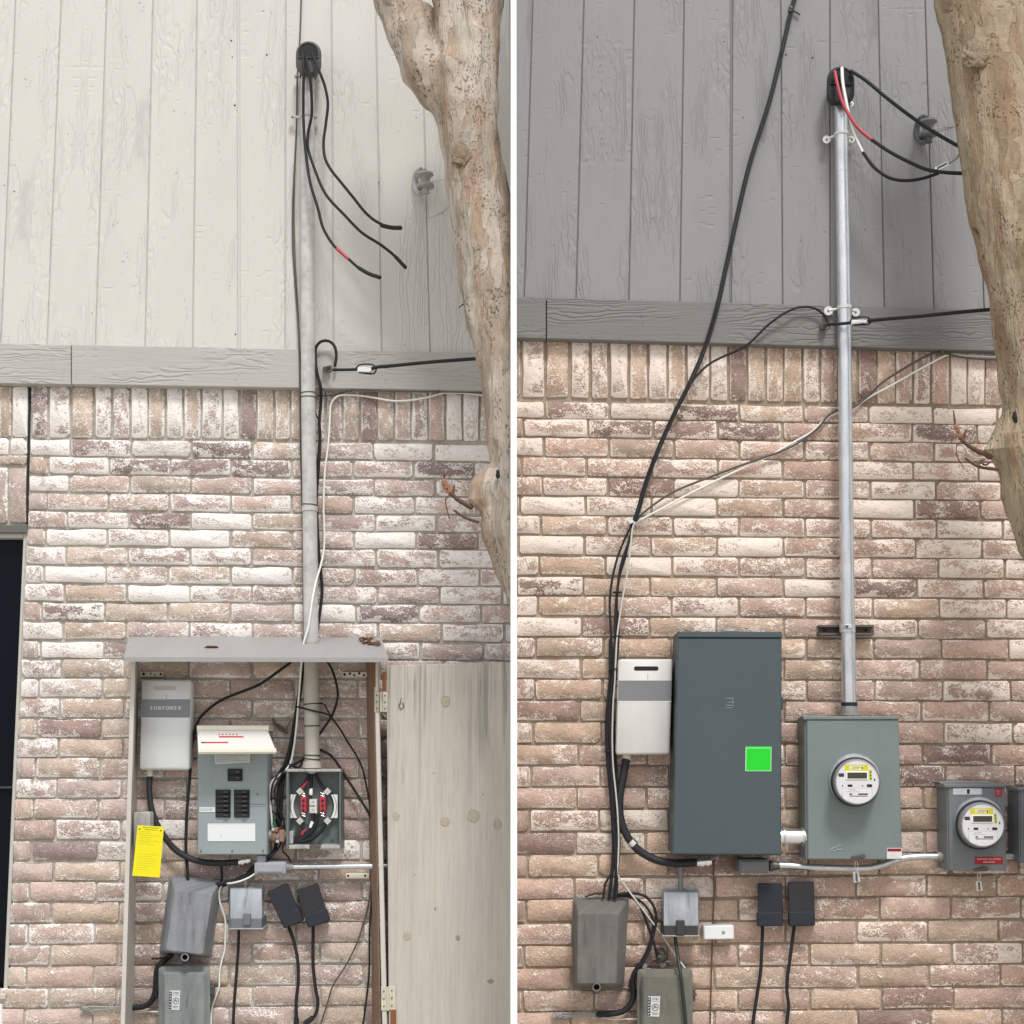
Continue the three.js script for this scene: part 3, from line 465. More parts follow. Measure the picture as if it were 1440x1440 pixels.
{
  const t = thing('tree', 'brown flaking tree trunk leaning across the tan bricks, with a round burl near its top', 'tree', V(P(1640, 1500, TZ).x, 0, TZ), 'trees in front of the walls');
  const base = P(1650, 1790, TZ);
  const main = [[1362, -120, 56], [1370, -60, 56], [1377, 0, 54], [1386, 50, 51], [1392, 100, 49], [1399, 150, 49], [1404, 200, 48.5], [1411, 250, 48], [1419, 300, 48], [1434, 360, 48], [1450, 422, 48.5], [1456, 467, 49], [1464, 535, 50], [1472, 600, 52], [1478, 700, 53], [1494, 760, 53], [1530, 850, 54], [1580, 1000, 57], [1630, 1250, 62], [1650, 1520, 68], [1655, 1860, 74]];
  const bulge = [[1462, 622, 46], [1428, 628, 32], [1392, 633, 11, TZ + 0.03]], low = [[1462, 640, 44], [1452, 690, 32], [1470, 760, 30]];
  const g = trunkGeo([main, bulge, low], [P(1290, 0, TZ).x, P(1790, 1400, TZ).x, -0.05, P(600, -100, TZ).y, TZ - 0.17, TZ + 0.18], undefined, 8, -1.78);
  obj('trunk', g, barkR, t);
  obj('burl', [lumpy(P(1372, 77, TZ + 0.102), 0.038, 0.046, 0.018, 9, 0.22)], M.knotBark, t);
  obj('knot_hole', [lumpy(P(1427, 587, TZ + 0.108), 0.007, 0.017, 0.007, 5)], M.dark, t);
  obj('dead_branch', [limb([[1392, 642], [1368.6, 631], [1355, 621], [1348, 611], [1343.6, 597.5], [1341, 578]], 0.009, 0.0025, TZ + 0.03), limb([[1355, 621], [1356.5, 612], [1358, 605]], 0.005, 0.0025, TZ + 0.03)], M.twig, t);
  objs('dry_leaf', [[1346, 605], [1350, 612], [1344, 601]].map(([x, y], i) => lumpy(P(x, y, TZ + 0.035), 0.007, 0.009, 0.004, 21 + i, 0.5)), M.leaf, t);
  objs('twig', [limb([[1353, 619], [1345, 628], [1348, 646], [1355, 657]], 0.0022, 0.0015, TZ + 0.035), limb([[1358, 645], [1375.6, 656], [1402, 660]], 0.004, 0.005, TZ + 0.03), limb([[1384, 646], [1379, 649], [1386, 654], [1392, 650]], 0.003, 0.003, TZ + 0.04), limb([[1369, 321], [1374, 326], [1380, 332]], 0.004, 0.005, TZ + 0.01)], M.twig, t);
}
// ---------- service masts ----------
const mastStrap = (name, x, y, r, z, tabs, m, par) => { // ring with two ears screwed to the wall
  const c = P(x, y, z), out = [band(c, V(0, 1, 0), r + 0.0025, 0.012)];
  for (const [tx, ty, tr] of tabs) { out.push(loftPx([[circ(tx, ty, tr, 18), z - 0.02], [circ(tx, ty, tr, 18), z - 0.01]], {})); out.push(rod(P(tx, ty, z - 0.014), V(c.x + Math.sign(tx - x) * r * 0.8, c.y, z - 0.008), 0.005, 8)); }
  const o = obj(name, out, m, par); objs('screw', tabs.map(([tx, ty]) => loftPx([[circ(tx, ty, 1.4, 10), z - 0.012], [circ(tx, ty, 1.4, 10), z - 0.008]], {})), M.darkMetal, o); return o;
};
function weatherhead(par, cx, cy, r, yb, xb0, xb1, ySide, m, mFace, z) {
  const o = []; for (let i = 0; i <= 14; i++) { const a = Math.PI - i / 14 * Math.PI; o.push([cx + Math.cos(a) * r, cy - Math.sin(a) * r]); }
  o.push([cx + r, ySide], [xb1, yb], [xb0, yb], [cx - r, ySide]);
  const hood = obj('hood', slabW(rrect(o, 3, 2).map((p) => P(p[0], p[1], z)), 0.045, 0.008, 0.72, 0.8), m, par);
  const k = r * 0.82, f = []; for (let i = 0; i <= 24; i++) { const a = Math.PI * 1.12 - i / 24 * Math.PI * 1.24; f.push([cx + Math.cos(a) * k, cy + 1 - Math.sin(a) * k]); }
  obj('wire_opening', slab(f, z + 0.0025, z - 0.006, 0.001), mFace, hood);
  obj('rim', tube([...f.map((p) => [p[0], p[1]]), f[0]], 0.0022, z + 0.003, 60), m, hood);
  const xl = mix(cx - r, xb0, 0.1), xr = mix(cx + r, xb1, 0.1);
  obj('chin', slab(rrect([[cx - r * 0.82, cy + r * 0.62], [xb0 + 2, yb - 2], [xb1 - 2, yb - 2], [cx + r * 0.82, cy + r * 0.62]], 2, 2), z + 0.006, z - 0.01, 0.005), m, hood);
  obj('collar', [band(P((xb0 + xb1) / 2, yb + 1, 0.058), V(0, 1, 0), 0.0285, 0.014)], m, hood);
  return hood;
}
{
  const z = 0.055, t = thing('conduit_mast', 'pale painted conduit mast with a black cable hood, rising from the wooden meter cabinet', 'conduit mast', P(439, 1080, z));
  const pts = [[433, 102], [432.6, 300], [433.5, 555], [435.5, 712], [437.6, 905]].map((p) => P(p[0], p[1], z));
  obj('pipe', tubeW(pts, 0.0238, 60, 24), M.pipe, t);
  obj('lower_pipe', tubeW([P(437.6, 905, z), P(439, 1078, z)], 0.0236, 8, 24), M.pipeLow, t);
  objs('coupling', [band(P(434.6, 640, z), V(0, 1, 0), 0.0239, 0.001), band(P(435.6, 716, z), V(0, 1, 0), 0.026, 0.016)], M.pipe, t);
  mastStrap('pipe_strap', 433, 106, 0.024, z, [[417, 108, 3.2], [442, 108, 3.2]], M.zinc, t);
  mastStrap('pipe_strap', 432.5, 164, 0.024, z, [[411, 164, 3.2], [444, 164.5, 4.2]], M.pipe, t);
  objs('tie_wire', [[433.5, 553], [433.5, 559], [435.5, 710]].map(([x, y], i) => band(P(x, y, z), V(0.06 * (i - 1), 1, 0.05).normalize(), 0.0253, 0.0035)), M.darkMetal, t);
  objs('cable_tie', [[438.2, 990], [438.6, 1021], [439, 1062], [439, 1067.5]].map(([x, y], i) => band(P(x, y, z), V(0.05 * (i - 1.5), 1, 0).normalize(), 0.0254, 0.003)), M.black, t);
  obj('conduit_hub', [band(P(439, 1074, z), V(0, 1, 0), 0.029, 0.014), band(P(439, 1078, z), V(0, 1, 0), 0.031, 0.008)], M.pipeLow, t);
  weatherhead(t, 433.5, 74, 18, 105, 423, 443, 93, mat(lin(0.075, 0.07, 0.072), 0.6), M.dark, 0.11);
}
{
  const z = 0.062, t = thing('conduit_mast', 'shiny galvanized conduit mast with a black hood, rising from the big grey meter box', 'conduit mast', P(1195, 1006, z));
  obj('pipe', tubeW([[1182.3, 140], [1184.6, 280], [1187, 420], [1190, 700], [1194, 995]].map((p) => P(p[0], p[1], z)), 0.0228, 60, 28), M.galv, t);
  obj('seam', [band(P(1183.9, 243, z), V(0, 1, 0), 0.0231, 0.003)], M.steel, t);
  mastStrap('pipe_strap', 1182, 147, 0.0228, z, [[1168, 146, 3.6], [1197, 146, 3.6]], M.galv, t);
  mastStrap('pipe_strap', 1183, 189, 0.0228, z, [[1162.5, 196, 5.6], [1198, 196, 4.6]], M.clampG, t);
  mastStrap('pipe_strap', 1187.2, 433, 0.0228, z, [[1165, 437, 6.4], [1203.5, 439, 6]], M.clampG, t);
  const st = obj('strut_channel', [slab(rect(1152, 878.6, 1229, 882), 0.036, 0.002, 0.001), slab(rect(1152, 890, 1229, 893.5), 0.036, 0.002, 0.001), slab(rect(1152, 881, 1229, 891), 0.01, 0.002, 0.001)], mat(lin(0.12, 0.1, 0.09), 0.6, { metalness: 0.4 }), t);
  objs('screw', [1160, 1218].map((x) => loftPx([[circ(x, 886, 2, 12), 0.011], [circ(x, 886, 2, 12), 0.016]], {})), M.dark, st);
  obj('pipe_clamp', [band(P(1191.5, 884, z), V(0, 1, 0), 0.0258, 0.026), slab(rect(1188, 878, 1199, 884), z + 0.034, z + 0.02, 0.002)], M.galv, t);
  objs('clamp_screw', [rod(P(1191, 881, z + 0.03), P(1191, 881, z + 0.042), 0.005, 10)], M.darkMetal, t);
  obj('conduit_hub', [band(P(1194.5, 998, z), V(0, 1, 0), 0.0262, 0.016), band(P(1195.2, 1004, z), V(0, 1, 0), 0.034, 0.009)], M.zinc, t);
  obj('sealing_ring', band(P(1194.2, 990.5, z), V(0, 1, 0), 0.0252, 0.012), M.black, t);
  weatherhead(t, 1183, 111, 19.5, 146, 1171.5, 1195, 134, M.black, M.dark, 0.11);
}
// ---------- service wires ----------
const single = (name, label, cat, geos, m, group) => tag(obj(name, geos, m), label, cat, group);
function wire(label, pts, r, z, tips = [], group, m = M.cable, name = 'service_cable', cat = 'cable') {
  const t = thing(name, label, cat, P(pts[pts.length - 1][0], pts[pts.length - 1][1], z), group);
  obj('cable_sheath', tube(pts, r, z), m, t);
  for (const [nm, p, rad, mm] of tips) obj(nm, tube(p, rad, z), mm, t);
  return t;
}
wire('black service cable from the pale mast hood with red tape near its cut end', [[426, 73, 0.125], [427, 100, 0.135], [426.5, 133, 0.12], [427, 176, 0.105], [430, 215, 0.11], [436, 256, 0.13], [447, 293, 0.15], [455, 322, 0.16], [470, 346, 0.17], [477, 352.5, 0.175], [490, 364, 0.18], [505, 377, 0.18], [533, 391, 0.18]], 0.0049, 0.15, [['red_tape', [[474, 350, 0.173], [484, 359, 0.178], [490, 364, 0.18]], 0.0056, M.red], ['taped_end', [[505, 377, 0.18], [519, 385, 0.18], [534, 390, 0.18]], 0.0066, M.black]], 'service cables of the pale mast');
wire('black service cable hanging from the pale mast hood, middle one of the three', [[430, 79, 0.125], [436, 108, 0.14], [438.5, 145, 0.12], [438, 164, 0.108], [433, 188, 0.1], [433, 207, 0.1], [442, 236.5, 0.12], [458, 273, 0.15], [484, 302, 0.17], [510, 328, 0.18], [535, 344, 0.18], [555, 360, 0.18], [569, 375, 0.18]], 0.0049, 0.15, [['taped_end', [[556, 361, 0.18], [570, 376, 0.18]], 0.0062, M.black]], 'service cables of the pale mast');
wire('black service cable from the pale mast hood with the highest thick taped end', [[439, 76, 0.125], [449, 100, 0.14], [457, 122, 0.13], [461, 145, 0.12], [458.5, 172, 0.11], [455, 200, 0.11], [457, 222, 0.12], [465, 238, 0.13], [480, 257, 0.15], [497, 278, 0.16], [515, 300, 0.17], [530, 312, 0.18], [545, 318.5, 0.18], [562, 321, 0.18]], 0.0049, 0.15, [['taped_end', [[537, 317, 0.18], [550, 320, 0.18], [563, 320.5, 0.18]], 0.0072, M.black]], 'service cables of the pale mast');
wire('red and black service cable sweeping from the galvanized mast hood to the brown trunk', [[1226.6, 197, 0.19], [1252, 214, 0.22], [1281, 229, 0.25], [1302, 238, 0.27], [1324, 242, 0.3], [1345, 243.5, 0.32], [1384, 244, 0.35]], 0.0062, 0.2, [['red_sheath', [[1174, 101, 0.13], [1178, 120.5, 0.14], [1184, 142, 0.15], [1194, 162, 0.16], [1208.6, 182, 0.175], [1227, 197.3, 0.19]], 0.0058, M.red]], 'service cables of the galvanized mast');
wire('white and black service cable looping lowest from the galvanized mast hood to a connector', [[1214, 215, 0.17], [1230, 236, 0.18], [1252, 250.5, 0.2], [1273.6, 254, 0.21], [1297, 251, 0.22], [1319, 244, 0.23]], 0.0056, 0.2, [['white_sheath', [[1184, 96, 0.13], [1185, 115, 0.14], [1189, 138.6, 0.145], [1193, 160, 0.15]], 0.0058, M.white], ['thin_white_sheath', [[1193, 160, 0.148], [1201, 187, 0.155], [1214, 215, 0.17]], 0.0038, M.white], ['splice_connector', [[1317, 238, 0.235], [1324, 234.5, 0.235], [1331, 231, 0.235]], 0.0085, M.bright], ['bare_wire', [[1331, 231.5, 0.235], [1346, 222, 0.25], [1353, 209, 0.27], [1360, 200, 0.29]], 0.0035, M.zinc]], 'service cables of the galvanized mast');
wire('straight black service cable running from the galvanized mast hood down across the dark insulator', [[1197, 100, 0.125], [1216, 112, 0.15], [1248, 138.5, 0.19], [1284, 166, 0.23], [1320.5, 190, 0.28], [1345, 204, 0.31], [1372, 218, 0.34]], 0.0062, 0.2, [], 'service cables of the galvanized mast');
// ---------- insulators ----------
function insulator(label, cx, cy, k, m, mb, tie) {
  const t = thing('insulator', label, 'insulator', P(cx, cy + 20 * k, 0.014), 'spool insulators on the siding');
  const ax = V(-0.05, 1, 0.16).normalize(), c = P(cx, cy, 0.075), mp = MPP(cy, 0.075), at = (d) => c.clone().addScaledVector(ax, d * mp * k);
  const prof = [[0, 15], [6, 15], [10, 14], [12.5, 11], [12.5, 9.5], [9, 7], [7, 4], [7, 1], [9, -1.5], [12.5, -4], [12.8, -6.5], [12, -8.5], [7, -10], [0, -10]].map(([r, y]) => new THREE.Vector2(Math.max(0.0001, r * mp * k), y * mp * k)).reverse();
  const g = new THREE.LatheGeometry(prof, 36); g.applyQuaternion(new THREE.Quaternion().setFromUnitVectors(V(0, 1, 0), ax)); g.translate(c.x, c.y, c.z);
  obj('spool', ni(g), m, t);
  objs('pin', [rod(at(15), at(19), 0.006, 10), rod(at(-10), at(-17), 0.013, 16)], mb, t);
  const w = []; for (let i = 0; i <= 10; i++) { const a = i / 10 * Math.PI; w.push(P(cx - 6 * k - Math.sin(a) * 9 * k, cy - Math.cos(a) * 17 * k, 0.02 + 0.05 * (1 - Math.sin(a)))); }
  const gb = []; for (let i = 0; i + 1 < w.length; i++) { const g2 = rod(w[i], w[i + 1].clone().lerp(w[i], -0.06), 0.0105, 8); gb.push(g2); }
  obj('bracket', gb, mb, t);
  obj('tie_wire', tie, M.steel, t); return t;
}
insulator('pale spool insulator on a bracket on the cream siding, beside the forked trunk', 598, 256, 0.98, M.porcelain, mat(lin(0.42, 0.41, 0.4), 0.6), [tube([[604, 257, 0.1], [618, 254, 0.15], [634, 251, 0.24]], 0.0018, 0.1), tube([[604, 306, 0.1], [618, 300, 0.14], [633, 289, 0.24]], 0.0032, 0.1), tube([[621, 299, 0.14], [628, 304, 0.18], [635, 318, 0.24]], 0.0028, 0.1)]);
insulator('dark spool insulator on a bracket on the grey siding, behind a straight black cable', 1305, 183, 1.05, M.porcelainDark, mat(lin(0.11, 0.11, 0.115), 0.6), [tube([[1308, 181, 0.11], [1330, 179.5, 0.16], [1346, 178, 0.24]], 0.0018, 0.1), tube([[1312, 185, 0.11], [1332, 182, 0.16], [1346, 178, 0.24], [1356, 186, 0.28]], 0.0018, 0.1)]);
// ---------- drop cables at the trim ----------
function dropCable(label, hook, line, clamp, tail, r) {
  const t = thing('drop_cable', label, 'cable', P(hook[0], hook[1], 0.05), 'drop cables tied to the trim');
  obj('messenger', tube(line, r * 0.85, 0.08), M.cable, t); obj('outer_cable', tube(tail, r, 0.1), M.cable, t);
  obj('wedge_clamp', [slab(rrect(clamp, 2, 3), clamp.z + 0.012, clamp.z - 0.012, 0.003)], M.bright, t);
  obj('clamp_bail', tube([[clamp[0][0] - 4, clamp[0][1] + 5], [clamp[0][0] + 2, clamp[0][1] - 1.5], [clamp[3][0] - 2, clamp[3][1] - 1.5], [clamp[3][0] + 3, clamp[3][1] + 3], [clamp[3][0], clamp[2][1] + 1.5], [clamp[1][0] + 3, clamp[1][1] + 1.5]], 0.0026, clamp.z, 40), M.black, t);
  obj('screw_hook', [tube([[hook[0] - 5, hook[1] + 2, 0.03], [hook[0], hook[1], 0.06], [hook[0] + 5, hook[1] - 3, 0.075], [hook[0] + 7, hook[1] + 2, 0.08], [hook[0] + 3, hook[1] + 5, 0.08]], 0.0042, 0.05, 30), ball(P(hook[0] + 1, hook[1] + 1, 0.05), 0.011), rod(P(hook[0] - 3, hook[1] + 1, 0.03), P(hook[0] - 2, hook[1] + 1, 0.06), 0.009, 10)], M.darkMetal, t);
}
{
  const c = [[503, 515], [502, 522.5], [521, 523.5], [526, 514.5]]; c.z = 0.1;
  dropCable('black drop cable with a silver wedge clamp, hooked to the cream trim board', [460, 518], [[466, 520, 0.075], [485, 520, 0.09], [503, 519.5, 0.1]], c, [[524, 518, 0.11], [532, 516, 0.12], [540, 515.5, 0.13], [575, 512, 0.17], [620, 508, 0.24], [690, 503, 0.33]], 0.006);
  const d = [[1198, 449], [1197, 455.5], [1218, 454], [1222, 448]]; d.z = 0.125;
  dropCable('black drop cable with a silver clamp, crossing in front of the galvanized mast', [1159, 458], [[1165, 456, 0.08], [1180, 455.5, 0.108], [1195, 454, 0.12]], d, [[1222, 451, 0.13], [1230, 450, 0.14], [1241, 449, 0.15], [1300, 444, 0.22], [1350, 439, 0.28], [1420, 433, 0.34]], 0.0064);
}
single('looped_cable', 'black cable looping above the hook on the cream trim and down beside the pale pipe', 'cable', [tube([[471, 514, 0.06], [473, 500, 0.06], [470, 486, 0.06], [462, 479.5, 0.06], [452, 480, 0.06], [445, 487, 0.055], [443.5, 505, 0.05], [446, 525, 0.05], [451, 545, 0.045], [451, 570, 0.02], [449, 592, 0.018], [450, 612, 0.018], [449, 640, 0.018], [447, 670, 0.018], [445, 700, 0.016], [446, 730, 0.016], [448, 770, 0.016], [451, 805, 0.016], [453, 830, 0.016], [451, 852, 0.018], [447, 880, 0.02], [444, 910, 0.03]], 0.005, 0.02), tube([[443, 560, 0.02], [444, 580, 0.02], [449, 596, 0.022], [448, 630, 0.022], [445, 660, 0.02], [443, 690, 0.018]], 0.0024, 0.02)], M.cable);
single('thin_cable', 'thin grey cable running along the lower edge of the cream trim, pinned by nails', 'cable', [tube([[446, 557, 0.012], [474, 555, 0.012], [485, 551.5, 0.02], [493, 548.5, 0.03], [550, 550, 0.03], [616, 551, 0.03], [700, 553, 0.03]], 0.0022, 0.02), ball(P(493, 549, 0.034), 0.0055), ball(P(616, 550.5, 0.034), 0.0055)], M.greyWire);
single('white_cable', 'thin white cable sagging under the cream trim and down past the pale pipe', 'cable', [tube([[720, 557], [681, 556], [650, 552.5], [625, 552.5], [600, 559], [570, 563.5], [550, 563.5], [515, 557.5], [485, 555.5], [474, 557.5], [466, 567], [464, 585], [463, 605], [461, 630], [457, 660], [455.5, 690], [455, 720], [456, 745], [455.5, 772, 0.018], [451, 795, 0.035], [445, 815, 0.066], [440, 840, 0.088], [437, 860, 0.092], [433, 885, 0.092], [427, 904, 0.09], [424, 932, 0.07], [421, 970, 0.05], [417, 1020, 0.04], [413, 1052, 0.035], [407, 1076, 0.04], [395, 1089, 0.05], [384, 1097, 0.05], [380, 1106, 0.05], [379, 1120, 0.05], [381, 1140, 0.05], [383, 1162, 0.05]], 0.0034, 0.016)], M.white);
single('siding_cable', 'thin dark cable running up the cream siding behind the pale mast', 'cable', [tube([[425, -100], [423.5, 0], [421.5, 57], [418, 112], [417, 175], [414, 237], [411.5, 290], [412, 350], [415, 400], [419, 455, 0.03], [421, 500, 0.04], [422, 560, 0.04], [423, 640, 0.02], [426, 760, 0.015], [427, 890, 0.015]], 0.0028, 0.02), tube([[417, 190], [414.5, 250], [413.5, 310], [416, 380], [419, 430], [421, 470, 0.035], [423, 520, 0.04]], 0.0018, 0.02)], M.greyWire);
// ---------- wooden meter cabinet ----------
const print = (t, r = 0.6) => mat(lin(0.8, 0.8, 0.8), r, { map: t });
const scrib = (x, w, x0, y0, y1, step, size, col, jit = 0.35) => { x.fillStyle = col; for (let y = y0; y < y1; y += step) { let p = x0; const end = w - x0 - rnd() * w * jit; while (p < end) { const l = size * (0.5 + rnd() * 1.6); x.fillRect(p, y, Math.min(l, end - p), size * 0.55); p += l + size * 0.5; } } };
{
  const t = thing('meter_cabinet', 'open wooden meter cabinet with a sloping grey roof board on the whitewashed bricks', 'cabinet', P(360, GY, 0.1));
  // roof board with a notch round the pipe
  const top = [[180.5, 895.5, 0.004], [425, 895.5, 0.004], [425, 902, 0.085], [428, 905, 0.09], [446, 905, 0.09], [450, 900, 0.08], [452, 896, 0.004], [536, 896.5, 0.004], [546, 925, 0.25], [174, 924, 0.25]].map((p) => P(...p));
  { const n = top[8].clone().sub(top[0]).cross(top[9].clone().sub(top[0])), eye = camera.position; for (const i of [1, 2, 3, 4, 5, 6, 7]) { const d = top[i].clone().sub(eye), k = top[0].clone().sub(eye).dot(n) / d.dot(n); top[i].copy(eye).addScaledVector(d, k); } }
  const bot = top.map((p) => V(p.x, p.y - 0.0135, p.z));
  { const tri = (o, a, b, c) => o.push(a.x, a.y, a.z, b.x, b.y, b.z, c.x, c.y, c.z), pos = [], f = THREE.ShapeUtils.triangulateShape(top.map((p) => new THREE.Vector2(p.x, -p.z)), []);
    for (const [a, b, c] of f) { tri(pos, top[a], top[b], top[c]); tri(pos, bot[c], bot[b], bot[a]); }
    top.forEach((p, i) => { const j = (i + 1) % top.length; tri(pos, bot[i], bot[j], top[j]); tri(pos, bot[i], top[j], p); });
    const g = new THREE.BufferGeometry(); g.setAttribute('position', new THREE.Float32BufferAttribute(pos, 3)); const uv = []; for (let i = 0; i < pos.length; i += 3) uv.push(pos[i], pos[i + 1] + pos[i + 2]); g.setAttribute('uv', new THREE.Float32BufferAttribute(uv, 2)); g.computeVertexNormals(); obj('roof_board', g, M.shelf, t); }
  const plank = (a, b, th, m, nm) => { // upright board: front edge line a (px, z), back edge line b; th = px width of its front edge
    const A = a.map((p) => P(...p)), B = b.map((p) => P(...p)), A2 = a.map((p) => P(p[0] + th, p[1], p[2])), B2 = b.map((p) => P(p[0] + th, p[1], p[2]));
    const g = loft([[A[0], A2[0], B2[0], B[0]], [A[1], A2[1], B2[1], B[1]]].reverse().map((r) => r), { crease: 0.4, caps: [0, 0] }); return obj(nm, g, m, t);
  };
  plank([[184.5, 930, 0.15], [166, 1560, 0.15]], [[189, 930, 0.004], [181, 1560, 0.004]], 6, M.board, 'side_board');
  plank([[524.5, 931, 0.14], [537, 1600, 0.14]], [[514.5, 931, 0.004], [527, 1600, 0.004]], 1.6, M.inner, 'side_board');
  obj('face_strip', slab([[525.8, 931], [541, 1600], [548.5, 1600], [531.5, 931]], 0.153, 0.135, 0.002), M.board, t);
  // plywood door swung open to the side
  const door = obj('door', slab([[543.5, 936], [548, 1650], [719.5, 1650], [719.5, 931]], 0.15, 0.134, 0.002), M.ply, t);
  { const g = door.geometry, p = g.attributes.position, u = g.attributes.uv; for (let i = 0; i < u.count; i++) u.setXY(i, 0.04 + (p.getX(i) - (P(543, 1200, 0.15).x - bases.get(door).x)) / 0.44, 1 - (P(600, 931, 0.15).y - bases.get(door).y - p.getY(i)) / 1.75); }
  const kn = (x, y, rx, ry, m, s) => lumpy(P(x, y, 0.1498), rx * 0.0019, ry * 0.0019, 0.0012, s, 0.2);
  objs('wood_knot', [[627, 987, 7, 8], [626, 1156, 6, 7], [666, 1148, 8, 9], [700, 1159, 6, 8], [557, 1148, 4.5, 7], [573, 1317, 5, 6]].map((k, i) => kn(...k, 0, i + 2)), M.knot, door);
  objs('knot_ring', [[627, 987, 7], [626, 1156, 6.5], [666, 1148, 9], [700, 1159, 6], [557, 1148, 5], [573, 1317, 5.5]].map(([x, y, k], s) => tube(Array.from({ length: 13 }, (_, i) => { const a = i / 12 * 6.28 + s, w = 1 + 0.18 * noise(Math.cos(i / 12 * 6.28) * 2 + s, Math.sin(i / 12 * 6.28) * 2); return [x + Math.cos(a) * k * w * 0.95, y + Math.sin(a) * k * w * 1.1]; }), 0.0009, 0.1496)), mat(lin(0.26, 0.21, 0.15), 0.9), door);
  objs('stain', [[690, 1380, 5, 3.5], [644, 1319, 3.5, 4.5], [612, 1278, 2, 2.6], [583, 1230, 1.3, 1.3], [610, 1087, 1.2, 1.6], [679, 1117, 1.2, 1.2]].map((k, i) => kn(...k, 0, i + 30)), M.knotRed, door);
  obj('bent_nail', [tube([[564, 982], [563, 988], [561, 992], [564, 997], [568, 993], [566, 988]], 0.0012, 0.153, 30)], M.rust, door);
  const hinge = (leafA, leafB, pin, rA) => {
    const h = obj('hinge', [slab(leafA, 0.156, 0.15, 0.0006), slab(leafB, 0.1545, 0.15, 0.0006), rod(P(pin[0], pin[1], 0.156), P(pin[0] + 0.5, pin[2], 0.156), 0.004, 12)], rA, t);
    const sc = (L) => [0.18, 0.5, 0.82].map((k) => { const x = (L[0][0] + L[3][0]) / 2, y = mix(L[0][1], L[1][1], k); return loftPx([[circ(x, y, 1.1, 10), 0.154], [circ(x, y, 1.1, 10), 0.158]], {}); });
    objs('screw', [...sc(leafA), ...sc(leafB)], M.darkMetal, h); return h;
  };
  hinge(rect(526.5, 973, 533, 1001), rect(538, 973, 544.5, 1001), [535.5, 973, 1001], M.hingeM);
  hinge(rect(536, 1388, 543.5, 1421), rect(546, 1387, 556, 1420), [545, 1388, 1421], M.hingeM);
  objs('rusty_leaf', [slab(rect(537.5, 945, 543, 972), 0.154, 0.15, 0.0006), slab(rect(524.5, 932, 528, 966), 0.154, 0.15, 0.0006), slab(rect(549, 1420, 557, 1470), 0.154, 0.15, 0.0006)], M.rust, t);
  const strip = (x0, y0, x1, y1, holes, nm = 'metal_strip') => { const s = obj(nm, slab(rrect(rect(x0, y0, x1, y1), 1, 2), 0.012, 0.004, 0.0008), M.cream, t); objs('screw_hole', holes.map(([x, y, r]) => loftPx([[circ(x, y, r, 12), 0.011], [circ(x, y, r, 12), 0.0126]], {})), M.dark, s); };
  strip(196.5, 944.5, 229.5, 951.5, [[202, 948, 2], [226, 948, 1.8], [212, 947, 1.2], [218, 949, 1.2]]);
  strip(480.5, 945, 519, 951.5, [[484.5, 948.5, 2], [492, 947.3, 1.8], [498, 949.5, 1.6], [505, 947, 1.8], [512, 949.5, 1.7]]);
  strip(486, 1228, 519, 1235.5, [[489.5, 1231.5, 1.6], [513.5, 1231.5, 1.6]]);
}
{ // debris lying on the roof board
  const on = (px, py) => { const k = (py - 896) / 28.5; return P(px, py - 0.5, 0.004 + k * 0.246); };
  single('bark_stick', 'short piece of reddish bark lying on the grey roof board of the cabinet', 'bark piece', [lumpy(on(297, 912).add(V(0, 0.004, 0)), 0.02, 0.0035, 0.006, 4, 0.3)], M.rust);
  const ls = []; for (let i = 0; i < 30; i++) { const x = 505 + 27 * rnd(), y = 898 + 14 * rnd() * (0.4 + (x - 505) / 45), g = lumpy(V(0, 0, 0), 0.012 * rr(0.4, 1.2), 0.0018, 0.004 * rr(0.6, 1.6), i * 3 + 1, 0.5); g.rotateZ(rr(-0.3, 0.3)); g.rotateY(rr(0, 3)); const c = on(x, y); g.translate(c.x, c.y + 0.004, c.z); ls.push(ni(g)); }
  const l = tag(obj('dry_leaf_litter', ls, M.leaf), 'scattered dry leaf bits at the end of the grey roof board', 'leaf litter'); l.userData.kind = 'stuff';
}
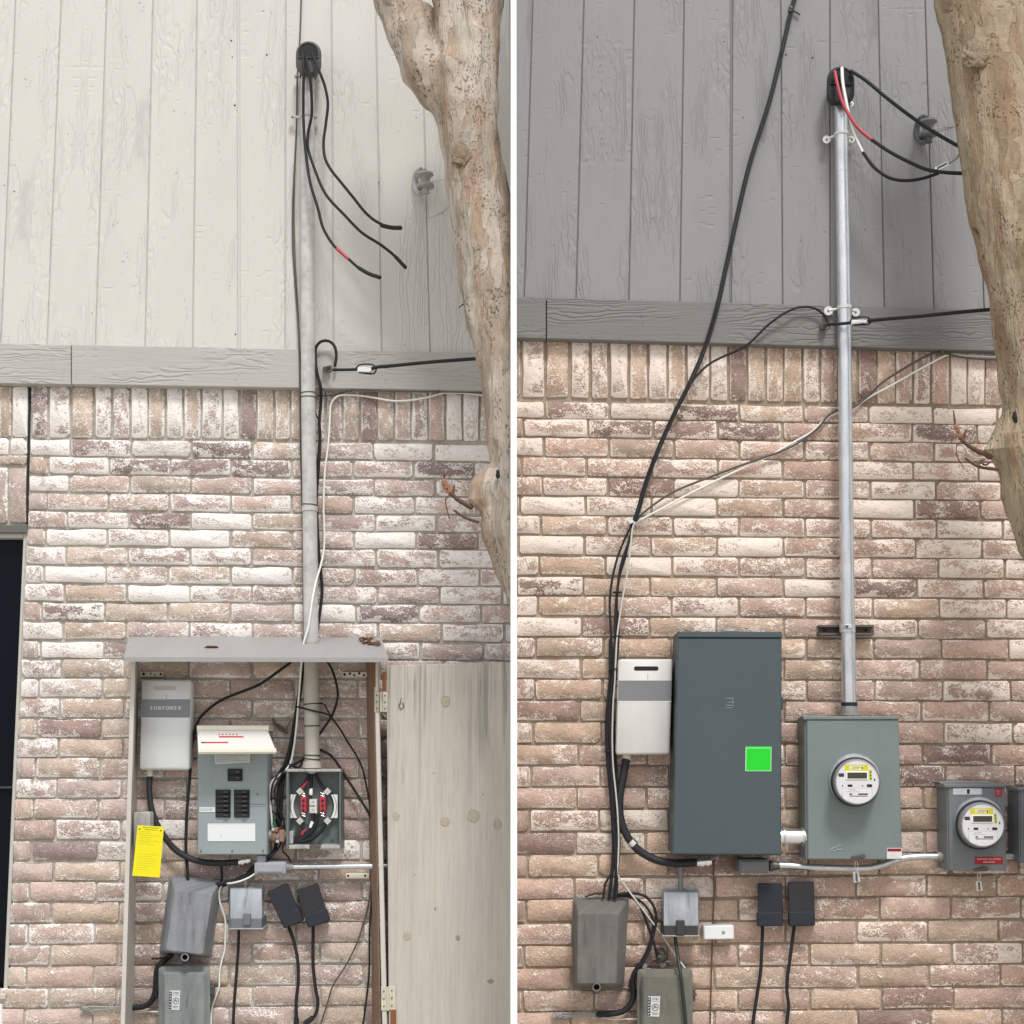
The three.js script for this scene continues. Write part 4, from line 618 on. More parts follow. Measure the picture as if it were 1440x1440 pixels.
// ---------- solar monitor boxes ----------
function monitor(label, q, z, bandY, slotR, body, bandM, textCol, slotM, notchX) {
  const t = thing('monitor_box', label, 'electrical box', P((q[1][0] + q[2][0]) / 2, q[1][1], z * 0.5), 'white solar monitor boxes');
  const w = ccw(rrect(q, 5, 4).map((p) => P(p[0], p[1], z)));
  obj('housing', loft([atZ(shrink(w, 0.93), 0.01), atZ(shrink(w, 0.96), 0.02), atZ(w, z - 0.012), atZ(inset(w, 0.0025), z - 0.004), atZ(inset(w, 0.0065), z)], { crease: 0.9 }), body, t);
  const [[tlx, tly], [blx, bly], [brx, bry], [trx]] = q, L = (y) => mix(tlx, blx, (y - tly) / (bly - tly)), R = (y) => mix(trx, brx, (y - tly) / (bry - tly));
  const b = [[L(bandY[0]) + 1, bandY[0]], [L(bandY[1]) + 1, bandY[1]], [R(bandY[1]) - 1, bandY[1]], [R(bandY[0]) - 1, bandY[0]]];
  const col = new THREE.Color(); col.copy(bandM.color);
  const tx = ctex(512, 176, (x, W, H) => { x.fillStyle = '#' + col.getHexString(THREE.SRGBColorSpace); x.fillRect(0, 0, W, H); x.fillStyle = textCol; x.font = 'bold 50px sans-serif'; x.textAlign = 'center'; x.textBaseline = 'middle'; [...'SUNPOWER'].forEach((ch, i) => x.fillText(ch, W / 2 + (i - 3.5) * 42, H / 2 - 4)); });
  const band = obj('name_band', quad(b, z + 0.0012, 0.003), print(tx, 0.45), t);
  obj('seam', slab([[b[0][0], bandY[1] + 0.2], [b[1][0], bandY[1] + 1.4], [b[2][0], bandY[1] + 1.4], [b[2][0], bandY[1] + 0.2]], z + 0.0008, z - 0.002, 0), mat(lin(0.8, 0.8, 0.8), 0.5), band);
  obj('slot', slab(rrect(slotR, 3, 4), z + 0.001, z - 0.002, 0.0004), slotM, t);
  obj('latch_line', slab(rect(notchX - 0.4, slotR[1][1] + 5, notchX + 0.4, bandY[0]), z + 0.0006, z - 0.002, 0), mat(lin(0.35, 0.35, 0.35), 0.6), t);
  return t;
}
monitor('white solar monitor box with a clean grey name band, inside the wooden cabinet', [[198, 955.5], [195, 1083], [266, 1083], [269, 955.5]], 0.075, [983.5, 1009], rect(216, 965, 247.5, 970.5), M.plasticW, M.bandG, '#e6e8ea', mat(lin(0.5, 0.42, 0.39), 0.6), 234);
monitor('white solar monitor box with a black slot, beside the dark main panel', [[870, 926.5], [866, 1061.5], [942.5, 1061.5], [946.5, 926.5]], 0.085, [957, 985.5], rect(891.5, 937, 926, 943), M.plasticW2, M.bandG2, '#85858d', M.dark, 911);
// ---------- black flexible conduits ----------
function ribbed(pts, r, z) { // liquid-tight conduit with fine ribs
  const w = pts.map((p) => P(p[0], p[1], p[2] ?? z)), c = new THREE.CatmullRomCurve3(w, false, 'centripetal'), n = Math.round(c.getLength() / 0.0035), g = new THREE.TubeGeometry(c, n, 1, 12, false), p = g.attributes.position;
  for (let i = 0; i <= n; i++) { const o = c.getPointAt(i / n), k = r * (i % 2 ? 1 : 0.955); for (let j = 0; j <= 12; j++) { const q = i * 13 + j; p.setXYZ(q, o.x + (p.getX(q) - o.x) * k, o.y + (p.getY(q) - o.y) * k, o.z + (p.getZ(q) - o.z) * k); } }
  g.computeVertexNormals(); return ni(g);
}
function flex(label, pts, r, top, end, strapAt) {
  const t = thing('flexible_conduit', label, 'conduit', P(pts[pts.length - 1][0], pts[pts.length - 1][1], 0.03), 'black flexible conduits under the monitor boxes');
  obj('hose', ribbed(pts, r, 0.035), M.rubber, t);
  const [a, b] = top, conn = (a, b) => { const A = P(...a), B = P(...b), d = B.clone().sub(A); return [rod(A, B, r * 0.95, 16), band(A.clone().addScaledVector(d, 0.35), d.clone().normalize(), r * 1.3, d.length() * 0.22, 6), band(A.clone().addScaledVector(d, 0.75), d.clone().normalize(), r * 1.2, d.length() * 0.18, 20)]; };
  obj('connector', conn(a, b), M.cream, t); obj('connector', conn(...end), M.bright, t);
  if (strapAt) { const d = P(...strapAt[1]).sub(P(...strapAt[0])).normalize(), o = obj('pipe_strap', [band(P(...strapAt[0]), d, r * 1.2, 0.016), slab(rrect(rect(strapAt[0][0] + 3, strapAt[0][1] - 9, strapAt[0][0] + 10, strapAt[0][1] - 2), 3), 0.02, 0.01, 0.001)], M.bright, t); }
}
flex('black flexible conduit in the cabinet, curving beneath the open breaker panel', [[210.5, 1092, 0.04], [210, 1114, 0.045], [213, 1137, 0.05], [220.6, 1159, 0.05], [232.4, 1178, 0.05], [247.5, 1195.6, 0.045], [271, 1208.6, 0.04], [299, 1213.5, 0.04], [336, 1212.5, 0.04]], 0.0096, [[210.5, 1083, 0.04], [210.5, 1092, 0.04]], [[335, 1212.5, 0.04], [352, 1209, 0.035]]);
flex('thick black flexible conduit on the tan bricks, curving below the dark main panel', [[881, 1066, 0.04], [876, 1095, 0.04], [871.5, 1122, 0.04], [872.5, 1150, 0.04], [880, 1172, 0.04], [895, 1193, 0.04], [920, 1208, 0.04], [945, 1213.5, 0.04], [980, 1213, 0.04]], 0.0126, [[882, 1061, 0.04], [881, 1068, 0.04]], [[979, 1213, 0.04], [1000, 1211, 0.04]], [[889.5, 1185, 0.04], [899, 1195, 0.04]]);
// ---------- open breaker panel ----------
{
  const z = 0.09, t = thing('breaker_panel', 'open grey breaker panel with black breakers and a raised white lid, in the cabinet', 'breaker panel', P(327, 1202, z / 2));
  const q = [[278, 1028], [277.5, 1202], [375.6, 1202], [376.5, 1028]];
  obj('enclosure', slab(q, z, 0.004, 0.003, 0.985), M.breaker, t);
  obj('top_flange', slab(rect(276.5, 1020, 378, 1028), z + 0.004, 0.004, 0.002), M.cream, t);
  const lidTex = ctex(512, 160, (x, W, H) => { x.fillStyle = '#f2f0ea'; x.fillRect(0, 0, W, H); x.fillStyle = '#d2453f'; x.font = 'bold 18px sans-serif'; for (let i = 0; i < 6; i++) x.fillRect(140 + i * 26, 26, 14, 9); x.fillRect(140, 44, 180, 12); x.fillRect(20, 88, 180, 11); x.fillStyle = '#333'; x.fillRect(18, 88, 22, 11); });
  const a = P(277.6, 1027.6, z + 0.006), b = P(278.7, 1057.5, z + 0.1), c = P(388.5, 1057, z + 0.1), d = P(376.7, 1027.6, z + 0.006), dn = V(0, -0.006, -0.004), dd = [a, b, c, d].map((p) => p.clone().add(dn));
  const lid = obj('lid', loft([dd, [a, b, c, d]], { crease: 0.2 }), M.cream, t);
  { const g = new THREE.BufferGeometry(), pos = [], uv = [], up = V(0, 0.0012, 0.001), U = [[0, 1], [0, 0], [1, 0], [1, 1]], q4 = [a, b, c, d].map((p, i) => p.clone().lerp([a, b, c, d][(i + 2) % 4], 0.01).add(up)); for (const i of [0, 1, 2, 0, 2, 3]) { pos.push(q4[i].x, q4[i].y, q4[i].z); uv.push(...U[i]); } g.setAttribute('position', new THREE.Float32BufferAttribute(pos, 3)); g.setAttribute('uv', new THREE.Float32BufferAttribute(uv, 2)); g.computeVertexNormals(); obj('lid_sticker', g, print(lidTex), lid); }
  obj('lid_lip', slab([[278.6, 1052.5], [278.8, 1058], [388.8, 1057.7], [388, 1052.3]], z + 0.103, z + 0.094, 0.001), M.cream, lid);
  obj('paper_label', quad([[301, 1056], [302.5, 1075], [352, 1072.5], [352, 1056]], z + 0.003), print(ctex(256, 96, (x, W, H) => { x.fillStyle = '#cfd2d2'; x.fillRect(0, 0, W, H); scrib(x, W, 10, 10, 88, 13, 7, '#7c8084'); })), t);
  const win = (x0, y0, x1, y1) => obj('breaker_opening', slab(rect(x0 - 1, y0 - 1, x1 + 1, y1 + 1), z + 0.0015, z - 0.004, 0.001), M.breaker, t);
  const brk = (x0, y0, x1, y1, n) => { const w = obj('breaker_opening', slab(rect(x0, y0, x1, y1), z + 0.0012, z - 0.004, 0), M.dark, t);
    for (let i = 0; i < n; i++) { const h = (y1 - y0) / n, ya = y0 + i * h, f = obj('breaker', slab(rect(x0 + 0.8, ya + 0.5, x1 - 0.8, ya + h - 0.5), z + 0.006, z, 0.001), M.black, t); obj('switch', slab(rect(mix(x0, x1, 0.52), ya + h * 0.25, mix(x0, x1, 0.82), ya + h * 0.75), z + 0.013, z + 0.004, 0.001), mat(lin(0.035, 0.036, 0.04), 0.4), f); } return w; };
  brk(320, 1081, 341, 1098.5, 2); brk(303, 1110.5, 324.3, 1149.5, 6); brk(329, 1110.5, 351, 1149.5, 6);
  obj('small_label', quad(rect(280.5, 1135, 302.4, 1142), z + 0.002), print(ctex(128, 44, (x, W, H) => { x.fillStyle = '#e9eef0'; x.fillRect(0, 0, W, H); scrib(x, W, 8, 14, 34, 12, 9, '#46525a', 0.2); })), t);
  obj('white_label', quad(rect(292, 1158, 359, 1183), z + 0.002), print(ctex(256, 96, (x, W, H) => { x.fillStyle = '#eef1f2'; x.fillRect(0, 0, W, H); x.fillStyle = '#c3c7c9'; x.fillRect(70, 55, 4, 20); x.fillRect(0, 3, W, 2); })), t);
  obj('marker_note', quad(rect(351.5, 1128.5, 373, 1133.5), z + 0.0016, 0.0008), print(ctex(128, 32, (x, W, H) => { x.fillStyle = '#98a4a8'; x.fillRect(0, 0, W, H); x.strokeStyle = '#222'; x.lineWidth = 3; x.beginPath(); for (let i = 0; i < 40; i++) x.lineTo(i * 3.2, 16 + Math.sin(i * 2.3) * 5 * Math.sin(i * 0.6)); x.stroke(); })), t);
  objs('screw', [[282.5, 1197], [370, 1196.5], [326.5, 1197], [362, 1117]].map(([x, y]) => loftPx([[circ(x, y, 1.3, 10), z - 0.001], [circ(x, y, 1.3, 10), z + 0.002]], {})), M.darkMetal, t);
}
// ---------- open meter socket ----------
{
  const t = thing('meter_socket', 'open grey meter socket with red jaws, at the foot of the pale mast', 'meter socket', P(441, 1194, 0.04)), z = 0.085;
  obj('back_plate', slab(rect(404, 1084, 477, 1193), 0.03, 0.004, 0.001), M.socket, t);
  obj('side_wall', slab([[402.5, 1083], [402.5, 1194], [406, 1193], [406, 1085]], z, 0.004, 0.001), M.socket, t);
  obj('side_wall', slab([[477, 1084], [477, 1194], [479.5, 1194], [479.2, 1083]], z, 0.004, 0.001), M.socket, t);
  obj('top_wall', slab(rect(403, 1081.5, 479, 1085.5), z + 0.004, 0.004, 0.002), M.rim, t);
  obj('bottom_wall', [slab([[406, 1188.5], [406.5, 1194], [436, 1194], [436, 1188.5]], z + 0.004, 0.004, 0.002), slab([[449.5, 1188.5], [449.5, 1194], [478, 1194], [478, 1188.5]], z + 0.004, 0.004, 0.002), slab(rect(436, 1190, 449.5, 1194), z - 0.01, 0.004, 0.001)], M.rim, t);
  obj('latch', [slab(rrect(rect(435, 1187.5, 451, 1192.5), 2), z + 0.007, z - 0.02, 0.001)], M.darkMetal, t);
  const arc = (s) => { const o = [[441 + s * 34, 1117.5], [441 + s * 34, 1150.5]]; for (let i = 0; i <= 10; i++) { const y = mix(1150.5, 1117.5, i / 10); o.push([441 + s * Math.sqrt(Math.max(1, 30 * 30 - (y - 1134) ** 2)) * 0.96, y]); } return o; };
  for (const s of [-1, 1]) { const p = obj('arc_plate', slab(arc(s), 0.05, 0.028, 0.001), M.white, t); obj('arc_groove', tube(Array.from({ length: 9 }, (_, i) => { const a = mix(-0.52, 0.52, i / 8); return [441 + s * Math.cos(a) * 32, 1134 + Math.sin(a) * 32]; }), 0.0011, 0.0505), M.rim, p); }
  obj('base_disc', loftPx([[circ(440.5, 1134, 27, 40), 0.028], [circ(440.5, 1134, 27, 40), 0.034]], {}), M.socket, t);
  for (const [x, f] of [[426.5, -1], [453.5, 1]]) {
    const j = obj('jaw', slab(rrect(rect(x - 4.2, 1120.5, x + 4.2, 1142.5), 1), 0.062, 0.034, 0.002), M.red, t);
    objs('bolt', [1126, 1133, 1139.5].map((y) => loftPx([[circ(x, y, 1.8, 12), 0.06], [circ(x, y, 1.8, 12), 0.065]], {})), M.dark, j);
    objs('spring_clip', [1117.5, 1145.5].map((y) => tube([[x - 2.5, y - 2.5], [x + 2.5, y - 1], [x - 2, y + 1], [x + 2.5, y + 2.5]], 0.0015, 0.06, 20)), M.bright, j);
    for (const [lx, ly] of [[441 + f * 19.5, 1113], [441 + f * 19.5, 1154.5]]) { const s = 4.6, g = obj('lug', slab(rrect([[lx, ly - s * 1.35], [lx - s * 1.35, ly], [lx, ly + s * 1.35], [lx + s * 1.35, ly]], 1), 0.064, 0.036, 0.002), M.bright, t); obj('lug_screw', loftPx([[circ(lx, ly, 2, 12), 0.062], [circ(lx, ly, 2, 12), 0.066]], {}), M.steel, g); }
  }
  for (const y of [1128, 1139]) { const g = obj('neutral_lug', slab(rrect(rect(434.5, y - 4.8, 444, y + 4.8), 1), 0.064, 0.034, 0.002), M.bright, t); obj('lug_screw', loftPx([[circ(440, y, 2.3, 12), 0.062], [circ(440, y, 2.3, 12), 0.066]], {}), M.steel, g); }
  obj('bus_bar', slab(rect(443.3, 1124, 445, 1144), 0.067, 0.04, 0.001), M.white, t);
  const cb = (n, p, r, m = M.cable) => obj(n, tube(p, r, 0.055), m, t);
  cb('line_wire', [[436, 1083], [433, 1094], [426, 1105], [420, 1112]], 0.0052); cb('line_wire', [[438, 1083], [438, 1095], [437, 1110], [437, 1124]], 0.0052); cb('line_wire', [[441, 1083], [447, 1096], [454, 1107], [459, 1112]], 0.0052);
  cb('red_tape', [[431, 1099.5], [428, 1103.5], [424.5, 1107.5]], 0.0058, M.red); cb('white_tape', [[437.3, 1110], [437.2, 1117]], 0.0058, M.white);
  cb('load_wire', [[421, 1156], [426, 1163], [428, 1170], [420, 1177], [409, 1179]], 0.0055); cb('load_wire', [[440, 1144], [440, 1155], [436, 1166], [428, 1176], [409, 1182]], 0.0055); cb('load_wire', [[460, 1155], [453, 1167], [443, 1177], [430, 1182], [409, 1184.5]], 0.0055); cb('load_wire', [[447, 1146], [444, 1160], [436, 1172], [422, 1181], [409, 1183]], 0.0055);
  cb('red_tape', [[428, 1168], [425, 1173]], 0.0061, M.red); cb('white_tape', [[439.5, 1156], [437, 1163]], 0.0061, M.white);
  obj('bushing', [slab(rrect(rect(406, 1169, 412, 1187), 2), 0.07, 0.03, 0.002)], M.rim, t);
  objs('screw', [[411, 1091.5], [466, 1091.5], [467, 1181]].map(([x, y]) => loftPx([[circ(x, y, 2.2, 14), 0.029], [circ(x, y, 2.2, 14), 0.034]], {})), M.darkMetal, t);
}
// ---------- nipple, ground clamp, pull box and conduit in the cabinet ----------
{
  const t = thing('pipe_nipple', 'corroded pipe nipple and ground clamp between the open breaker panel and meter socket', 'pipe fitting', P(390, 1186, 0.05));
  obj('nipple', [rod(P(376, 1175, 0.05), P(403, 1175, 0.05), 0.016, 20)], M.zinc, t);
  obj('ground_clamp', [band(P(386, 1175, 0.05), V(1, 0, 0), 0.021, 0.014), slab(rrect(rect(382, 1164, 391, 1170), 1), 0.075, 0.04, 0.002), slab(rrect(rect(392, 1167, 400, 1184), 1), 0.07, 0.03, 0.002)], M.copper, t);
  objs('clamp_bolt', [rod(P(384, 1166, 0.07), P(384, 1166, 0.085), 0.005, 8), rod(P(390, 1183, 0.06), P(390, 1183, 0.08), 0.005, 8)], M.steel, t);
  obj('ground_wire', tube([[387, 1150], [384, 1156], [388, 1160], [386, 1166]], 0.004, 0.06), M.greenWire, t);
}
{
  const t = thing('pull_box', 'small pale grey conduit body with a pipe running right, under the open breaker panel', 'conduit body', P(400, 1229, 0.05));
  obj('body', [slab(rrect([[357.5, 1213], [357.5, 1228.5], [402, 1229], [402, 1212.5]], 2), 0.075, 0.01, 0.003), slab(rrect(rect(361, 1203, 373, 1214), 1), 0.07, 0.012, 0.002)], M.lbL, t);
  obj('cover', slab(rrect(rect(361, 1214.5, 398, 1226.5), 2), 0.078, 0.07, 0.002), M.lbL, t);
  objs('coupling', [band(P(404, 1219.5, 0.045), V(1, 0, 0), 0.0155, 0.012), band(P(409.5, 1219.3, 0.045), V(1, 0, 0), 0.0125, 0.014)], M.zinc, t);
  obj('pipe', tube([[408, 1219.3], [470, 1218.6], [546, 1217.8]], 0.0088, 0.045), M.galv, t);
}
// ---------- terminal boxes ----------
function terminalBox(label, outer, inner, spout, z, m, mr) {
  const t = thing('terminal_box', label, 'utility box', P((outer[1][0] + outer[2][0]) / 2, outer[1][1], z / 2), 'grey utility terminal boxes');
  const O = rrect(outer, 5, 3), I = rrect(inner, 4, 3);
  obj('cover', loftPx([[O, 0.006], [O, 0.022], [O.map(([x, y]) => [x + (x < (outer[0][0] + outer[3][0]) / 2 ? 1 : -1), y + (y < outer[0][1] + 30 ? 1 : -1)]), 0.026], [I, z - 0.004], [I.map(([x, y]) => [x + (x < (inner[0][0] + inner[3][0]) / 2 ? 1.4 : -1.4), y + (y < inner[0][1] + 30 ? 1.4 : -1.4)]), z]], { crease: 0.5 }), m, t);
  obj('flange', slab(rrect(outer.map(([x, y], i) => [x + (i < 2 ? -1.5 : 1.5), y + (i % 3 === 0 ? -2.5 : 1)]), 3, 3), 0.012, 0.002, 0.002), m, t);
  if (spout) { const s = [spout[0], spout[1] + 1.5, spout[2]], g = obj('lock_ring', [loftPx([[circ(s[0], s[1] + 2, s[2] + 1, 20), 0.01], [circ(s[0], s[1], s[2], 20), z + 0.004], [circ(s[0], s[1], s[2] * 0.72, 20), z + 0.004], [circ(s[0], s[1], s[2] * 0.7, 20), z - 0.02]], { caps: [1, 0], crease: 0.7 })], m, t); obj('lock_bolt', loftPx([[circ(s[0], s[1], s[2] * 0.7, 16), z - 0.03], [circ(s[0], s[1], s[2] * 0.7, 16), z - 0.016]], {}), M.dark, g); }
  return t;
}
const logo = () => ctex(160, 256, (x, W, H) => {
  x.fillStyle = '#d8dcdc'; x.fillRect(0, 0, W, H); x.fillStyle = '#15181a'; x.fillRect(0, 14, 38, H - 20); x.fillStyle = '#e6e9e9'; x.font = 'bold 30px sans-serif'; x.textAlign = 'center'; x.textBaseline = 'middle';
  for (let i = 0; i < 6; i++) { x.fillRect(8, 30 + i * 37, 22, 9); x.fillRect(8, 30 + i * 37, 7, 22); }
  x.fillStyle = '#1a1d1f'; x.font = 'bold 36px sans-serif'; x.fillText('AT&T', 100, 34); x.fillRect(44, 58, 112, 5); x.lineWidth = 9; x.strokeStyle = '#1a1d1f'; x.beginPath(); x.arc(100, 138, 42, 0, 7); x.stroke(); x.beginPath(); x.moveTo(78, 158); x.lineTo(98, 116); x.lineTo(112, 146); x.lineTo(128, 132); x.stroke(); x.beginPath(); x.arc(88, 132, 9, 0, 7); x.fill(); x.fillRect(50, 206, 98, 7); x.fillRect(64, 224, 66, 7);
});
function lowerBox(label, o, lab, z, m) {
  const t = thing('network_box', label, 'utility box', P((o[0] + o[2]) / 2, 1560, z / 2), 'grey network boxes with a printed sticker');
  const O = rrect(rect(o[0], o[1], o[2], 1560), 6, 3), I = rrect(rect(o[0] + 6, o[1] + 8, o[2] - 6, 1552), 4, 3), J = rrect(rect(o[0] + 9, o[1] + 11, o[2] - 9, 1549), 3, 3);
  obj('cover', loftPx([[O, 0.006], [O, z - 0.03], [I, z - 0.022], [I, z - 0.008], [J, z]], { crease: 0.5 }), m, t);
  obj('side_latch', [slab(rrect(rect(o[2] - 1, o[1] + 27, o[2] + 4, o[1] + 46), 2), 0.05, 0.02, 0.002), loftPx([[circ(o[2] + 3, o[1] + 36, 3, 14), 0.02], [circ(o[2] + 3, o[1] + 36, 3, 14), 0.055]], {})], M.darkMetal, t);
  obj('sticker', quad(lab, z + 0.0015), print(logo()), t); return t;
}
terminalBox('tilted grey terminal box with a round lock ring, hanging in the wooden cabinet', [[239.5, 1233.5], [225, 1340], [295, 1346], [309.5, 1240.5]], [[245, 1251], [232, 1337], [286, 1343], [299.5, 1257]], [260, 1344.5, 5.5], 0.115, M.niuL);
terminalBox('upright grey terminal box with a round lock ring, on the tan bricks', [[807.5, 1265], [806.5, 1389], [876, 1389], [883, 1265]], [[812, 1284], [811, 1384], [868, 1384], [871, 1284]], [839, 1386.5, 6], 0.12, M.niuR);
lowerBox('grey network box with a black and white sticker, low in the wooden cabinet', [223, 1359, 295.5, 0], [[238.5, 1393], [237.5, 1420], [252, 1420.5], [253.5, 1393]], 0.09, M.niuL2);
lowerBox('weathered grey network box with a black and white sticker, low on the tan bricks', [896, 1362.5, 974, 0], [[911.5, 1401], [910.5, 1429], [927, 1430], [928.5, 1401]], 0.095, M.niuR2);
function demarc(label, q, yBand, latch, z, m, mb, stubTop) {
  const t = thing('interface_box', label, 'utility box', P((q[0] + q[2]) / 2, q[3], z / 2), 'small interface boxes with a snap latch'), [x0, y0, x1, y1] = q, ym = mix(y0, yBand, 0.58);
  const ring = (y, zz, i = 0) => [P(x0 + 2 + i, y, zz), P(x1 - 2 - i, y, zz)], row = [[y0 + 2, 0.006], [y0 + 2, 0.03], [y0 + 4.5, z - 0.022], [ym, z], [yBand, z + 0.004], [yBand + 0.3, z - 0.004], [y1 - 2, z - 0.012], [y1 - 2, 0.006]];
  // profile swept sideways: the hood bulges, the lower band steps back
  const L = row.map(([y, zz]) => ring(y, zz)[0]), R = row.map(([y, zz]) => ring(y, zz)[1]), sweep = (a, b) => { const pos = [], tri = (p, q2, r) => pos.push(p.x, p.y, p.z, q2.x, q2.y, q2.z, r.x, r.y, r.z); for (let i = a; i < b; i++) { tri(L[i], L[i + 1], R[i + 1]); tri(L[i], R[i + 1], R[i]); } for (let i = a + 1; i < b; i++) { tri(L[a], L[i + 1], L[i]); tri(R[a], R[i], R[i + 1]); } const g = new THREE.BufferGeometry(); g.setAttribute('position', new THREE.Float32BufferAttribute(pos, 3)); const uv = []; for (let i = 0; i < pos.length; i += 3) uv.push(pos[i], pos[i + 1]); g.setAttribute('uv', new THREE.Float32BufferAttribute(uv, 2)); return toCreasedNormals(g, 0.7); };
  obj('hood', [sweep(0, 4)], m, t);
  obj('lower_band', [slab(rect(x0 + 2, yBand, x1 - 2, y1 - 1.5), z + 0.006, 0.006, 0.002)], mb, t);
  obj('back_plate', [slab(rrect(rect(x0, y0, x1, y1), 2), 0.014, 0.002, 0.002), slab(rect(x0, y1 - 2.2, x1, y1), z + 0.008, 0.004, 0.002)], m, t);
  obj('latch', slab(rrect(rect(...latch), 1.5), z + 0.013, z - 0.01, 0.002), mb, t);
  if (stubTop) obj('conduit_stub', [rod(P(stubTop[0], y0 + 2, 0.03), P(stubTop[0], stubTop[1], 0.03), stubTop[2], 16)], M.greyPvc, t);
  return t;
}
demarc('pale grey interface box between the tilted terminal box and two tilted black boxes', [322, 1246, 370, 1307.5], 1291.5, [341.5, 1285, 352, 1301.5], 0.075, M.demarc, M.demarcD, [345, 1226, 0.0055]);
demarc('pale grey interface box with a dark lower band, under the dark main panel', [931.5, 1250.5, 983.5, 1317.5], 1301.5, [951, 1294.5, 963, 1315], 0.08, M.demarc, M.demarcDk, [957, 1212, 0.0082]);
function blackBox(label, q, z, m, cord) {
  const t = thing('black_box', label, 'utility box', P((q[1][0] + q[2][0]) / 2, Math.max(q[1][1], q[2][1]), z / 2), 'small black cable boxes with a cord below');
  const ins = (k, zz) => [rrect(q, 2.5, 3), zz].map((v, i) => (i ? v : v.map(([x, y]) => { const cx = q.reduce((s, p) => s + p[0], 0) / 4, cy = q.reduce((s, p) => s + p[1], 0) / 4; return [cx + (x - cx) * k, cy + (y - cy) * k]; })));
  obj('cover', loftPx([ins(0.96, 0.004), ins(1, 0.012), ins(1, z - 0.008), ins(0.95, z)], { crease: 0.5 }), m, t);
  const lo = [0, 1, 2, 3].map((i) => (i === 0 ? [mix(q[0][0], q[1][0], 0.68), mix(q[0][1], q[1][1], 0.68)] : i === 3 ? [mix(q[3][0], q[2][0], 0.68), mix(q[3][1], q[2][1], 0.68)] : q[i]));
  obj('lower_cover', slab(rrect(lo, 2, 3), z + 0.003, z - 0.012, 0.003, 1), M.boxB, t);
  obj('cord', tube(cord, 0.0052, 0.03), M.cable, t); return t;
}
blackBox('tilted black cable box nearer the interface box in the wooden cabinet', [[375.5, 1254.5], [399.5, 1306], [427, 1294.5], [404, 1241]], 0.06, M.boxB, [[406, 1304], [413, 1323], [418.5, 1350], [419.6, 1377.5], [416.5, 1409], [416.5, 1432], [417, 1530]]);
blackBox('tilted black cable box overlapping its neighbour, nearer the brown side board of the cabinet', [[416.5, 1251.5], [433.5, 1305], [464, 1295], [447, 1241.5]], 0.07, M.boxB2, [[440.4, 1303], [440.4, 1357], [443.5, 1388], [447, 1414], [441.5, 1430], [430, 1438], [426, 1500]]);
blackBox('upright black cable box nearer the white junction box, on the tan bricks', [[1065.5, 1242], [1065.5, 1303], [1101.5, 1302], [1100, 1242]], 0.06, M.boxB, [[1072.5, 1302], [1071, 1340], [1069.5, 1367], [1064.5, 1400], [1059, 1440], [1056, 1530]]);
blackBox('upright black cable box nearer the big meter box, on the tan bricks', [[1108, 1240], [1110, 1303], [1146.5, 1301.5], [1144.5, 1239.5]], 0.065, M.boxB2, [[1117, 1302], [1114, 1325], [1110, 1355], [1106.5, 1390], [1109, 1415], [1106.5, 1440], [1105, 1530]]);
{ // cord ends
  const t = thing('cable_plug', 'black strain relief ends at the feet of two cords in the cabinet', 'cable fitting', P(417, 1440, 0.03));
  obj('boot', [rod(P(416.7, 1432, 0.03), P(416.7, 1452, 0.03), 0.0085, 12), rod(P(440, 1431, 0.03), P(428, 1440, 0.03), 0.008, 12)], M.black, t);
}
{
  const t = thing('small_box', 'small pale grey box behind the yellow tag on the cabinet side', 'electrical box', P(199, 1165, 0.06));
  obj('housing', slab(rrect(rect(187.5, 1142, 210.5, 1192), 3), 0.1, 0.03, 0.003), M.rim, t);
  obj('knob', [rod(P(199, 1142, 0.07), P(199, 1138, 0.07), 0.006, 12)], M.rim, t);
  const q = [[193.5, 1160.5], [186, 1231.5], [224.5, 1234], [230.5, 1162.5]], w = q.map((p) => P(p[0], p[1], 0.155));
  const y = thing('yellow_tag', 'bright yellow paper notice with printed lines hanging from the cabinet side', 'notice', P(207, 1233, 0.155));
  obj('paper', quad(q, 0.155, 0.0006), print(ctex(256, 480, (x, W, H) => { x.fillStyle = '#f7ea12'; x.fillRect(0, 0, W, H); x.fillStyle = '#8d8a10'; x.fillRect(50, 14, 160, 7); x.fillRect(70, 34, 120, 6); scrib(x, W, 24, 56, 190, 17, 8, '#b3a90f', 0.5); scrib(x, W, 24, 270, 420, 21, 7, '#bdb310', 0.4); x.fillStyle = '#3a3a10'; x.fillRect(14, 30, 16, 12); x.fillRect(222, 34, 16, 12); }), 0.7), y);
}
